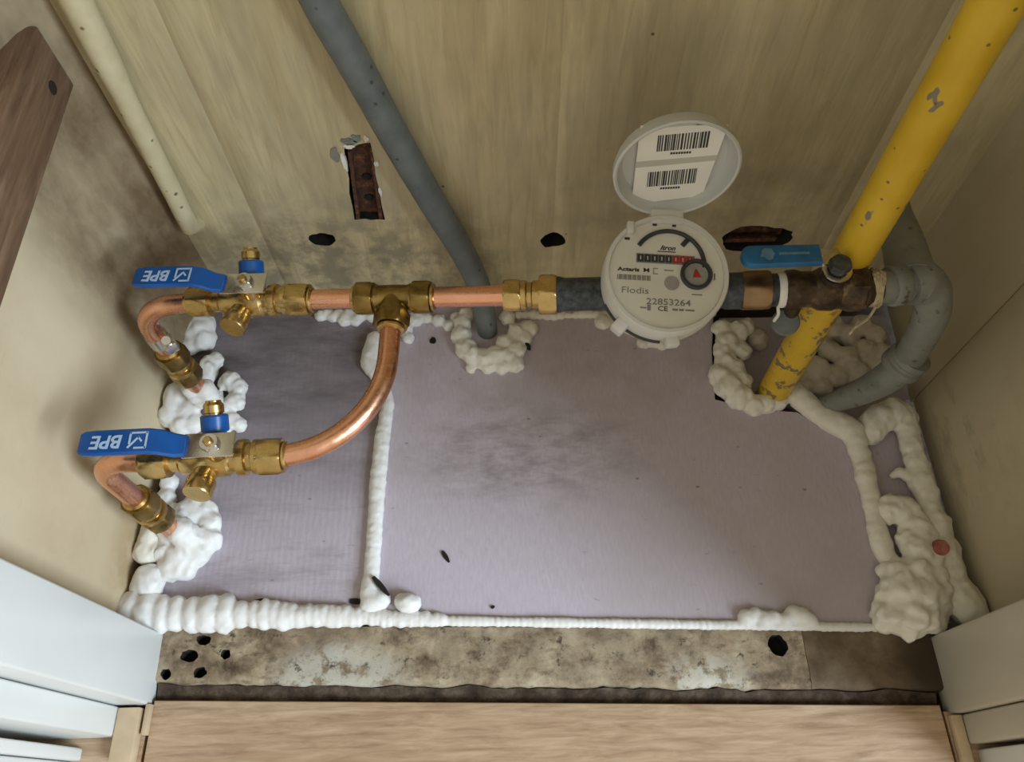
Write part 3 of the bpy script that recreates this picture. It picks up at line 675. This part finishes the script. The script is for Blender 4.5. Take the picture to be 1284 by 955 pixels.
# elbows dropping to the floor --------------------------------------
def drop(points, label, nut_t):
    path = fillet(points, .026, 10); tag(obj('copper_elbow', tube(path, RC, 24), MAT['copper']), label, 'pipe'); return path
e1s = V1 - RX * .040; E1 = at(177, 388, ZA - .002); D1 = Vector((E1.x, E1.y, .0))
e1 = Vector((E1.x - .006, e1s.y - .004, e1s.z))
drop([e1s, e1, Vector((e1.x + .012, e1.y - .012, -.02))], 'upper copper elbow bending down beside the left wall', .5)
e2s = V2 - V2axis * .040; e2 = at(112, 577, .150); 
drop([e2s, e2, Vector((e2.x + .012, e2.y - .012, -.02))], 'lower copper elbow bending down beside the left wall', .5)
def coupling(e, z0, z1, label):
    a = Vector((e.x, e.y, .147)); b = Vector((e.x + .012, e.y - .012, -.02)); d = (b - a).normalized()
    pos = lambda z: a + (b - a) * ((a.z - z) / (a.z - b.z))
    t = thing('compression_coupling', label, 'coupling', pos(z1)); L = (z0 - z1)
    F = frame(pos(z0), d, (1, 0, 0))
    T = lambda h: F @ Matrix.Translation((0, 0, h))
    obj('olive', lathe([(.0082, -.003), (.0098, -.0015), (.0098, .0005), (.009, .001)], F, 24), MAT['brass'], t)
    obj('compression_nut', hexnut(.0130, L * .36, T(0)), MAT['brass_dark'], t)
    obj('body', lathe([(.0100, L * .34), (.0108, L * .40), (.0108, L * .46), (.0095, L * .48), (.0095, L * .52), (.0118, L * .54), (.0118, L * .64), (.010, L * .66)], F, 28), MAT['brass'], t)
    obj('compression_nut', hexnut(.0126, L * .36, T(L * .64)), MAT['brass_dark'], t)
    return t
coupling(e1, .088, .048, 'brass compression coupling on the upper drop pipe')
coupling(e2, .086, .046, 'brass compression coupling on the lower drop pipe')
# earth clamp on the upper drop
a = Vector((e1.x, e1.y, .147)); b = Vector((e1.x + .012, e1.y - .012, -.02)); pc = a.lerp(b, .25); dd = (b - a).normalized()
t = thing('earth_clamp', 'bright metal strap clamp around the upper copper drop pipe', 'clamp', pc)
obj('band', lathe([(.0079, -.006), (.0086, -.006), (.0088, 0), (.0086, .006), (.0079, .006)], frame(pc, dd), 28), MAT['steel'], t)
obj('screw_block', box(-.005, .005, -.006, .006, -.0055, .0055, .0012, None, Matrix.Translation(pc + Vector((.010, -.006, .001))) @ Matrix.Rotation(.6, 4, 'Z')), MAT['steel'], t)
obj('screw', hexnut(.0038, .012, frame(pc + Vector((.010, -.006, .004)), (.3, -.4, .9))), MAT['steel'], t)

# tee ----------------------------------------------------------------
TC = onrun(494); BD = (at(487, 455, .152) - TC); BD.z = 0; BD.normalize()
t = thing('pipe_tee', 'tarnished brass tee joining the copper run and its branch', 'tee', TC)
bm = lathe([(.0095, -.016), (.0105, -.013), (.0095, -.010), (.0098, 0), (.0095, .010), (.0105, .013), (.0095, .016)], frame(TC, RX), 28)
lathe([(.0095, 0), (.0095, .010), (.0112, .011), (.0112, .016)], frame(TC, BD), 28, bm); obj('body', bm, MAT['brass_dark'], t)
obj('compression_nut', hexnut(.0133, .013, frame(TC + RX * .0145, RX)), MAT['brass_dark'], t)
obj('compression_nut', hexnut(.0133, .013, frame(TC - RX * .0145, -RX)), MAT['brass_dark'], t)
obj('compression_nut', hexnut(.0133, .012, frame(TC + BD * .0130, BD)), MAT['brass_dark'], t)
for d, h in ((RX, .028), (-RX, .028), (BD, .0255)):
    obj('olive', lathe([(.008, 0), (.0100, .0003), (.0098, .002), (.008, .003)], frame(TC + d * h, d), 28), MAT['brass'], t)
b0 = TC + BD * .012; b3 = V2 + V2axis * .040
# corner where the two straight lengths would meet
u = BD; v = -V2axis; den = u.x * v.y - u.y * v.x; k = ((b3.x - b0.x) * v.y - (b3.y - b0.y) * v.x) / den; corner = b0 + u * k; corner.z = .151
tag(obj('copper_branch', tube(fillet([b0, corner, b3], .075, 24), RC, 28), MAT['copper']), 'long swept copper bend from the tee to the lower valve', 'pipe')

# union to the meter ---------------------------------------------------
U = onrun(632); t = thing('meter_union', 'brass union nut joining the copper run to the meter', 'union', U)
obj('compression_nut', hexnut(.0125, .012, frame(U, RX)), MAT['brass'], t)
obj('body', lathe([(.0098, .011), (.0108, .013), (.0108, .016), (.0092, .017), (.0092, .020), (.0105, .021), (.0105, .0265)], frame(U, RX), 28), MAT['brass'], t)
obj('union_nut', hexnut(.0158, .0125, frame(U + RX * .0255, RX), None, .16), MAT['brass'], t)

# water meter -----------------------------------------------------------
MC = onrun(822)
tilt = math.radians(15); nrm = Vector((.03, -math.sin(tilt), math.cos(tilt))).normalized()
t = thing('water_meter', 'round grey water meter with open lid and dial', 'water meter', MC)
a = onrun(694); b = onrun(932)
bm = lathe([(.0125, 0), (.0130, .004), (.0118, .008), (.0118, (MC - a).length - .028), (.016, (MC - a).length - .022)], frame(a, RX), 28)
lathe([(.016, .022), (.0118, .030), (.0118, .045), (.0128, .048), (.0128, (b - MC).length)], frame(MC, RX), 28, bm)
lathe([(.022, -.024), (.028, -.018), (.030, 0), (.030, .016), (.034, .020), (.034, .028)], frame(MC, nrm), 40, bm)
obj('brass_body', bm, MAT['black_iron'], t)
RH = .0412
F0 = frame(MC + nrm * .024, nrm, (0, 1, .2)) # local X = towards hinge, Z = out of the face
# register frame with X to the right and Y to the hinge
def reframe(o, zz, yy):
    z = Vector(zz).normalized(); x = Vector(yy).cross(z).normalized(); y = z.cross(x); M = Matrix.Identity(4)
    for r in range(3): M[r][0] = x[r]; M[r][1] = y[r]; M[r][2] = z[r]; M[r][3] = o[r]
    return M
spin = math.radians(-4)
G = reframe(MC + nrm * .019, nrm, (0, 1, 0)) @ Matrix.Rotation(spin, 4, 'Z')
obj('housing', lathe([(.0385, -.006), (.0405, -.004), (RH, .002), (RH, .0185), (RH - .0008, .0198), (RH - .0030, .0198), (RH - .0034, .0172), (.001, .0172)], G, 64), MAT['plastic'], t)
FZ = .0174
fc = obj('dial_face', lathe([(.001, FZ - .0004), (.0376, FZ - .0004), (.0376, FZ), (.001, FZ)], G, 56), MAT['dial'], t)
def fm(x, y, dz=0.0, a=0.0): return G @ Matrix.Translation((x / 1000, y / 1000, FZ + .00012 + dz / 1000)) @ Matrix.Rotation(a, 4, 'Z')
def fbox(name, x0, x1, y0, y1, z1, mat, parent, bev=0): return obj(name, box(x0 / 1000, x1 / 1000, y0 / 1000, y1 / 1000, -.0003, z1 / 1000, bev, None, fm(0, 0)), mat, parent, bev > 0)
# black arc gasket round the top of the counter
bm = bmesh.new(); arc = []
for k in range(29):
    an = math.radians(148 - 150 * k / 28); arc.append(G @ Vector((.0015 + .0235 * math.cos(an), .0065 + .0235 * math.sin(an), FZ + .0008)))
tube(arc, .0015, 8, bm); obj('dial_arc', bm, MAT['ink'], fc) if False else obj('dial_arc', bm, MAT['ink'], t)
obj('arc_tab', box(-.0016, .0016, -.0035, .0035, -.0003, .0012, .0003, None, fm(12.5, 23.0, 0, -.7)), MAT['ink'], t)
# counter
ct = fbox('counter_frame', -20.0, 18.5, 7.0, 13.2, .7, MAT['ink_grey'], t)
for k in range(8):
    x0 = -19.4 + k * 4.65
    d = fbox('counter_drum', x0, x0 + 4.15, 7.6, 12.6, 1.0, MAT['ink'] if k < 5 else MAT['red'], t)
    obj('digit_mark', box(-.0003, .0003, -.0013, .0013, -.0001, .0001, 0, None, fm(x0 + 2.1, 10.1, 1.02)), MAT['plastic_edge'], d, False)
# litre dial
D = G @ Matrix.Translation((.0195, .0005, FZ))
obj('litre_ring', lathe([(.0078, -.0003), (.0104, -.0003), (.0106, .0022), (.0098, .0032), (.0082, .0030), (.0078, .0008)], D, 36), MAT['ink'], t)
ld = obj('litre_dial', lathe([(.0005, -.0002), (.0080, -.0002), (.0080, .0009), (.0005, .0009)], D, 32), MAT['dial_grey'], t)
bm = prism([(-.0022, -.0022), (.0030, -.0018), (.0012, .0016), (-.0004, .0040), (-.0016, .0014)], 0, .0005); bmesh.ops.transform(bm, matrix=D @ Matrix.Translation((0, 0, .0010)), verts=bm.verts)
obj('pointer', bm, MAT['red'], ld, False)
obj('star_wheel', lathe([(.0003, -.0001), (.0049, -.0001), (.0049, .0006), (.0003, .0006)], G @ Matrix.Translation((.0035, -.0062, FZ)), 28), MAT['dial_grey'], t)
# printing
def ftext(body, size, x, y, mat=MAT['ink'], wid=None, bold=0.0, shear=0.0, parent=fc): return obj('lettering', text_bm(body, size / 1000, fm(x, y), .00006, shear, bold, wid / 1000 if wid else None), mat, parent, False)
ftext('Itron', 4.6, .5, 18.2, MAT['ink'], 10.5, .00012, .45)
obj('swash', box(-.006, .006, -.0003, .0003, -.0001, .0001, 0, None, fm(0, 15.6)), MAT['ink'], fc, False)
ftext('Actaris', 3.6, -25.0, 1.8, MAT['ink'], 14.5, .00014); ftext('M', 4.0, -13.2, 1.8, MAT['ink'], 3.8, .00005)
bc = bmesh.new()
for k in range(22): box(-.0004, .0004 - (.0003 if k % 3 == 0 else 0), -.0018, .0018, -.00005, .00005, 0, bc, fm(-32 + k * 1.02, -3.6))
obj('barcode', bc, MAT['ink_grey'], fc, False)
ftext('Flodis', 6.2, -20.5, -12.6, MAT['ink_grey'], 17.5)
ftext('22853264', 6.0, 1.5, -19.6, MAT['ink_grey'], 29, .00008)
ftext('CE', 4.6, -2.2, -24.2, MAT['ink'], 6.4, .00005)
for x0, x1, y0, y1 in ((-17, -13, -24.5, -23.6), (-12.4, -10.2, -25.8, -21.8), (4.0, 7.5, -25, -23.6), (8.4, 11.5, -25, -23.6), (12.6, 18.5, -24.8, -23.8), (-8.8, -5.6, 3.2, 3.7), (-8.8, -8.3, -.4, 3.2), (-8.8, -5.6, -.6, -.1), (-1.6, 4.6, 2.2, 2.8), (16.6, 23.5, -13.6, -13.0), (31.3, 32.2, -2.6, 2.0)):
    fbox('print_mark', x0, x1, y0, y1, .18, MAT['ink_grey'], fc)
# hinge side: slots, tags and latch ears
for x0, x1, y0, y1 in ((-28, -24.6, 22.6, 24.2), (-9.5, -6.6, 33.6, 35.0), (3.6, 6.2, 33.6, 35.0)): fbox('hinge_slot', x0, x1, y0, y1, .3, MAT['ink'], t)
hb = obj('hinge_block', box(-.011, .011, .035, .0455, .0080, .0190, .0012, None, G), MAT['plastic'], t)
obj('hinge_tab', box(-.027, -.0225, .026, .034, .015, .0225, .0008, None, G), MAT['plastic'], t)
obj('latch_ear', box(-.0045, .0045, -.0490, -.0390, .000, .010, .0015, None, G @ Matrix.Rotation(math.radians(-40), 4, 'Z')), MAT['plastic'], t)
obj('latch_ear', box(-.0045, .0045, -.0470, -.0390, .002, .011, .0015, None, G @ Matrix.Rotation(math.radians(8), 4, 'Z')), MAT['plastic'], t)
bm = bmesh.new(); tube([G @ Vector((.0416 * math.cos(math.radians(q)), .0416 * math.sin(math.radians(q)), .0005)) for q in range(205, 272, 4)], .0013, 8, bm); obj('seal_ring', bm, MAT['ink'], t)
# lid, swung open past upright
hinge = G @ Vector((.003, .0430, .0145))
la = math.radians(3); lu = Vector((-.05, math.sin(la), math.cos(la))).normalized(); lnv = Vector((.02, -math.cos(la), math.sin(la)))
Lc = hinge + lu * .0405
LG = reframe(Lc, lnv, lu)
RL = .0402
lid = obj('lid', lathe([(.001, -.0120), (.0345, -.0118), (.0380, -.0100), (RL, -.0040), (RL, .0), (RL - .0012, .0008), (RL - .0025, .0), (RL - .0032, -.0040), (RL - .0055, -.0082), (.0330, -.0098), (.001, -.0100)], LG, 64), MAT['plastic_edge'], t)
obj('lid_lip', box(-.010, .010, .0300, .0352, -.0098, -.0062, .001, None, LG), MAT['plastic_edge'], lid)
obj('lid_hinge', box(-.0085, .0085, -.0440, -.0370, -.010, -.001, .0012, None, LG), MAT['plastic'], lid)
SL = LG @ Matrix.Translation((-.0010, .0003, -.0078)) @ Matrix.Rotation(math.radians(-2), 4, 'Z') @ Matrix.Scale(1.04, 4)
poly = [(-.0225, -.0345), (.0225, -.0300), (.0280, .0270), (-.0235, .0300)]
bm = prism(poly, 0, .0004); bmesh.ops.transform(bm, matrix=SL, verts=bm.verts); st = obj('sticker', bm, MAT['paper'], t, False)
bm = prism([(-.0233, -.0025), (.0255, .0000), (.0262, .0042), (-.0233, .0022)], .0003, .0006); bmesh.ops.transform(bm, matrix=SL, verts=bm.verts); obj('grey_strip', bm, MAT['paper_grey'], st, False)
for cy_, cx_ in ((.0165, .0030), (-.0125, .0005)):
    bm = bmesh.new(); rnd = random.Random(int(cy_ * 1e5)); x = -.0150
    while x < .0150:
        wd = rnd.choice((.0005, .0008, .0012)); box(x, x + wd, -.0062, .0062, -.00005, .00012, 0, bm, SL @ Matrix.Translation((cx_, cy_, .0005)) @ Matrix.Rotation(.04, 4, 'Z')); x += wd + rnd.choice((.0004, .0006, .0009))
    obj('barcode', bm, MAT['ink'], st, False)
    bm = bmesh.new()
    for q in range(8): box(-.0006, .0006, -.0008, .0008, -.00005, .0001, 0, bm, SL @ Matrix.Translation((cx_ - .0055 + q * .0016, cy_ - .0088, .0005)))
    obj('small_print', bm, MAT['ink'], st, False)

# outlet side ------------------------------------------------------------
N1 = onrun(929); t = thing('outlet_nut', 'dull brass hexagon nut right of the water meter', 'nut', N1)
obj('union_nut', hexnut(.0150, .019, frame(N1, RX)), MAT['brass_brown'], t)
obj('collar', lathe([(.0115, 0), (.0115, .024), (.0098, .026)], frame(N1, RX), 24), MAT['black_iron'], t)
OV = onrun(1040)
t = thing('stop_valve', 'blackened old stop valve with light blue lever by yellow pipe', 'valve', OV)
L0 = onrun(962); L1 = onrun(1098); LL = (L1 - L0).length
bm = lathe([(.0098, 0), (.0098, .010), (.0135, .012), (.0140, .018), (.0125, .022), (.0125, .030), (.0148, .034), (.0152, .043), (.0135, .047), (.0148, .051), (.0158, .054), (.0158, LL - .010), (.0140, LL - .008), (.0110, LL)], frame(L0, RX), 14); obj('body', bm, MAT['bronze'], t, angle=25)
obj('body_nut', hexnut(.0165, .013, frame(L1 - RX * .020, RX)), MAT['bronze'], t)
SP = onrun(1036)
obj('stem', lathe([(.0085, .008), (.0085, .018), (.0055, .019), (.0055, .030)], Matrix.Translation(SP), 20), MAT['bronze'], t)
obj('stem_nut', hexnut(.0075, .006, Matrix.Translation(SP + Vector((0, 0, .0245)))), MAT['black_iron'], t)
obj('washer', lathe([(.0085, .0210), (.0098, .0213), (.0098, .0225), (.0085, .0228)], Matrix.Translation(SP), 20), MAT['steel'], t)
lvd = (at(928, 322, SP.z + .026) - at(1030, 319, SP.z + .026)); lvd.z = 0; lvd.normalize()
l0 = at(1029, 319, SP.z + .026); FL_ = Matrix.Identity(4); yv = Vector((0, 0, 1)).cross(lvd)
for r in range(3): FL_[r][0] = lvd[r]; FL_[r][1] = yv[r]; FL_[r][2] = (0, 0, 1)[r]; FL_[r][3] = l0[r]
ol = [(.0, -.0072), (.046, -.0078)] + [(.046 + .0068 * math.cos(math.radians(q)), .0078 * math.sin(math.radians(q))) for q in range(-75, 76, 15)] + [(.046, .0078), (.0, .0072)]
bm = prism(ol, -.0028, .0022, .0012); bmesh.ops.transform(bm, matrix=FL_, verts=bm.verts); lv = obj('lever', bm, MAT['blue_light'], t)
bm = prism([(-.020, -.006), (.004, -.0065), (.004, .0065), (-.020, .006)], -.0040, -.0022); bmesh.ops.transform(bm, matrix=FL_, verts=bm.verts); obj('lever_plate', bm, MAT['steel'], t)
bm = bmesh.new(); box(.008, .028, -.0009, .0009, .0021, .0024, 0, bm, FL_); obj('print_mark', bm, MAT['print_worn'], lv, False)
bm = prism(blob_outline(14, .0042, .0042, 2.2, .5), .0021, .0024); bmesh.ops.transform(bm, matrix=FL_ @ Matrix.Translation((.036, 0, 0)), verts=bm.verts); obj('emblem', bm, MAT['print_worn'], lv, False)
obj('thread_tape', lathe([(.0108, 0), (.0122, .001), (.0125, .004), (.0118, .0065), (.0106, .0075)], frame(onrun(973), RX), 24), MAT['tape'], t)
tl = onrun(976); bm = tube(catmull([tl + Vector((0, -.0095, -.007)), tl + Vector((.001, -.0125, -.012)), tl + Vector((.000, -.013, -.018)), tl + Vector((.001, -.0125, -.022))], 5), .0012, 8); obj('tape_tail', bm, MAT['tape'], t)
bm = bmesh.new()
for k in range(7):
    q = onrun(1093 + k * 1.6); tube([q + Matrix.Rotation(math.radians(j * 24 + k * 9), 3, RX) @ Vector((0, .0125 + .0012 * math.sin(j * 2 + k), 0)) + RX * (.0012 * math.sin(j * 1.3 + k)) for j in range(16)], .0009, 6, bm)
q = onrun(1098); tube(catmull([q + Vector((0, -.011, -.006)), q + Vector((-.004, -.016, -.014)), q + Vector((-.010, -.018, -.020)), q + Vector((-.011, -.018, -.030))], 5), .001, 6, bm)
obj('hemp_packing', bm, MAT['hemp'], t)
dk = at(985, 404, .160)
obj('drain_knob', lathe([(.0090, -.004), (.0096, -.002), (.0096, .002), (.0086, .003), (.001, .0034)], frame(dk, (CAM - dk).normalized() * .7 + Vector((0, -.2, .5))), 28), MAT['greycap'], t)
q = onrun(1000); obj('drain_spout', tube([q + Vector((0, -.004, -.004)), dk - Vector((-.003, -.004, .003))], .0055, 14), MAT['bronze'], t)

# yellow gas pipe ----------------------------------------------------------
yb = at(962, 505, -.020); yt = Vector((yb.x + .004, yb.y - .004, 0)); 
y1 = Vector((yb.x + .004, yb.y + .026, ZTOP))
ys = [yb.lerp(y1, k / 60) for k in range(61)]
tag(obj('gas_pipe', tube([yb - Vector((0, 0, .02))] + ys, .0135, 32), MAT['yellow']), 'thick yellow painted gas pipe rising through the floor on the right', 'pipe')

# grey pipe set on the right --------------------------------------------
t = thing('grey_pipe_set', 'grey-green painted pipe elbow and coupling beside the right wall', 'pipe', at(1150, 355, .18))
g0 = onrun(1099); gt = at(1138, 356, .184)
obj('inlet', tube([g0, g0.lerp(gt, .5), gt], [.0105, .0112, .0118], 20, None, .06), MAT['greygreen'], t)
obj('collar', lathe([(.0130, -.002), (.0142, 0), (.0142, .007), (.0130, .009)], frame(g0.lerp(gt, .45), gt - g0), 24), MAT['greygreen'], t)
back = aty(1112, 236, -.001); 
obj('wall_leg', tube([gt + Vector((.004, 0, 0)), gt.lerp(back, .35) + Vector((.002, 0, .002)), gt.lerp(back, .7), back], [.0165, .0145, .0135, .013], 20, None, .05), MAT['greygreen'], t)
ep = catmull([gt, at(1153, 353, .184), at(1166, 362, .178), at(1170, 380, .166), at(1164, 403, .146), at(1150, 430, .112), at(1136, 455, .082)], 8)
obj('elbow', tube(ep, interp([.015, .0155, .0135, .0125, .0122, .0118, .0118], len(ep)), 24, None, .05), MAT['greygreen'], t)
ca = at(1146, 444, .092); cb = at(1112, 474, .062); cdv = cb - ca
obj('coupling_ring', lathe([(.0120, 0), (.0158, .001), (.0162, .006), (.0150, .0075), (.0150, .010), (.0165, .0115), (.0165, .017), (.0130, .019)], frame(ca, cdv), 28), MAT['greygreen'], t)
tp = catmull([ca + cdv * .3, cb, at(1082, 490, .036), at(1040, 506, .008), at(1022, 512, -.006)], 8)
obj('tail', tube(tp, interp([.0130, .0128, .0112, .0085, .0075], len(tp)), 22, None, .06), MAT['greygreen'], t)
for k, (px, py, l) in enumerate(((1094, 486, .007), (1104, 482, .005))):
    obj('chipped_paint', tube([at(px - 6, py - 8, .05), at(px - 2, py + 4, .046), at(px + 8, py + 1, .047)], .0018, 6), MAT['dark'], t)

# grey pipe across the back wall ------------------------------------------
gp = [aty(352, -110, -.016), aty(400, 0, -.016), aty(445, 80, -.016), aty(497, 175, -.016), aty(545, 258, -.017), aty(578, 312, -.019), aty(598, 352, -.023), aty(606, 385, -.030), at(611, 412, .004), at(613, 424, -.03)]
gp = catmull(gp, 8)
up = gp[0] + (gp[0] - gp[4]).normalized() * .35
tag(obj('supply_pipe', tube([up] + gp, interp([.0112, .0112, .0112, .0112, .0110, .0108, .0105, .0100, .0095, .0095], len(gp) + 1), 22, None, .03), MAT['grey']), 'blue-grey pipe slanting down the back wall into the floor', 'pipe')
# cream pipe in the left corner ----------------------------------------------
c1 = aty(238, 284, -.010); c0 = aty(92, -6, -.012)
cp = [c0 + (c0 - c1) * 2.2] + [c0.lerp(c1, k / 12) for k in range(12)] + [c1, c1 + Vector((.001, .007, -.006)), c1 + Vector((.001, .016, -.009))]
tag(obj('corner_pipe', tube(cp, [.0093] * 4 + [.0088, .0078] + [.0074] * (len(cp) - 6), 18, None, .04), MAT['creampipe']), 'thin cream painted pipe in the left back corner', 'pipe')

# flaked paint around the slot
for px, py, rx, rz, mt, sd in ((420, 192, .0030, .0075, 'greygreen', 1.2), (436, 176, .0055, .0035, 'greygreen', 4.4), (447, 171, .0030, .0040, 'greygreen', 7.1), (431, 199, .0018, .0085, 'tape', 2.9), (438, 181, .0045, .0022, 'tape', 6.3), (459, 172, .0016, .0035, 'tape', 8.8), (472, 203, .0022, .0026, 'tape', 3.3), (477, 238, .0012, .0050, 'tape', 9.7)):
    q = aty(px, py); bm = bmesh.new(); ol = blob_outline(14, rx, rz, sd, .6)
    a = [bm.verts.new((q.x + x, -.0020, q.z + z)) for x, z in ol]; b = [bm.verts.new((q.x + x * 1.1, .001, q.z + z * 1.1)) for x, z in ol]; bm.faces.new(a)
    for i in range(14): bm.faces.new((a[i], b[i], b[(i + 1) % 14], a[(i + 1) % 14]))
    obj('paint_flake', bm, MAT[mt], wb, False)
# rusty bracket in the wall slot ----------------------------------------------
t = thing('rusty_bracket', 'rusty metal channel set in a slot in the back wall', 'bracket', sl)
P4 = [aty(436, 190), aty(468, 183), aty(480, 274), aty(447, 274)]
def quad(ps, y0, y1):
    bm = bmesh.new(); a = [bm.verts.new((p.x, y0, p.z)) for p in ps]; b = [bm.verts.new((p.x, y1, p.z)) for p in ps]; bm.faces.new(a); bm.faces.new(b[::-1])
    for i in range(len(ps)): bm.faces.new((a[i], b[i], b[(i + 1) % len(ps)], a[(i + 1) % len(ps)]))
    return bm
plate = obj('plate', quad(P4, .007, .010), MAT['rust'], t, False)
obj('flange', quad([P4[0], P4[0].lerp(P4[1], .14), P4[3].lerp(P4[2], .14), P4[3]], -.0008, .008), MAT['rust'], t, False)
obj('flange', quad([P4[1].lerp(P4[0], .14), P4[1], P4[2], P4[2].lerp(P4[3], .14)], -.0008, .008), MAT['rust'], t, False)
for k in (.46, .76):
    q = P4[0].lerp(P4[3], k).lerp(P4[1].lerp(P4[2], k), .55); obj('bolt_hole', lathe([(.0036, 0), (.0036, .0012), (.0005, .0012)], frame(Vector((q.x, .0068, q.z)), (0, -1, 0)), 14), MAT['dark'], t)
t = thing('rusty_bracket', 'rusty metal remnant in the wall hole behind the blue lever', 'bracket', h3)
obj('plate', box(h3.x - .028, h3.x + .028, .012, .016, h3.z - .012, h3.z + .010), MAT['rust'], t, False)
obj('rivet', lathe([(.005, 0), (.0045, .004), (.002, .006), (.0005, .0062)], frame(Vector((h3.x + .012, .013, h3.z)), (0, -1, 0)), 14), MAT['rust'], t)
obj('edge_strip', box(h3.x - .024, h3.x + .022, .004, .007, h3.z - .011, h3.z - .006), MAT['rust'], t, False)

# debris on the boards ----------------------------------------------------------
def chip(px, py, length, ang, wd, label, h=.0012, zz=0.0):
    p = at(px, py, zz); n = 7
    ol = [(length * (k / (n - 1) - .5), wd * (.25 + .75 * math.sin(math.pi * (.15 + .8 * k / (n - 1))))) for k in range(n)]
    bm = prism(ol + [(x, -y) for x, y in ol[::-1]], .0002, h, 0); bmesh.ops.transform(bm, matrix=Matrix.Translation(p) @ Matrix.Rotation(math.radians(ang), 4, 'Z'), verts=bm.verts)
    return tag(obj('debris_chip', bm, MAT['dark'], None, False), label, 'debris')
chip(478, 735, .0200, -48, .0022, 'long black sliver lying beside the joint foam bead', .002, .0085)
chip(559, 698, .0110, -58, .0018, 'short black chip alone on the large lilac board')
chip(447, 754, .0110, -5, .0024, 'dark crumb left of the joint foam at the front')
chip(329, 753, .0120, 3, .0016, 'dark crumb against the front bead on the grimy board')
chip(543, 427, .0065, 80, .0030, 'round black speck below the copper run')
chip(477, 655, .0022, 0, .0010, 'tiny black speck right of the joint foam')
chip(618, 761, .0032, 20, .0012, 'tiny dark crumb near the front of the large board')
chip(662, 437, .0060, -40, .0012, 'black fleck stuck in the cream foam collar', .008)
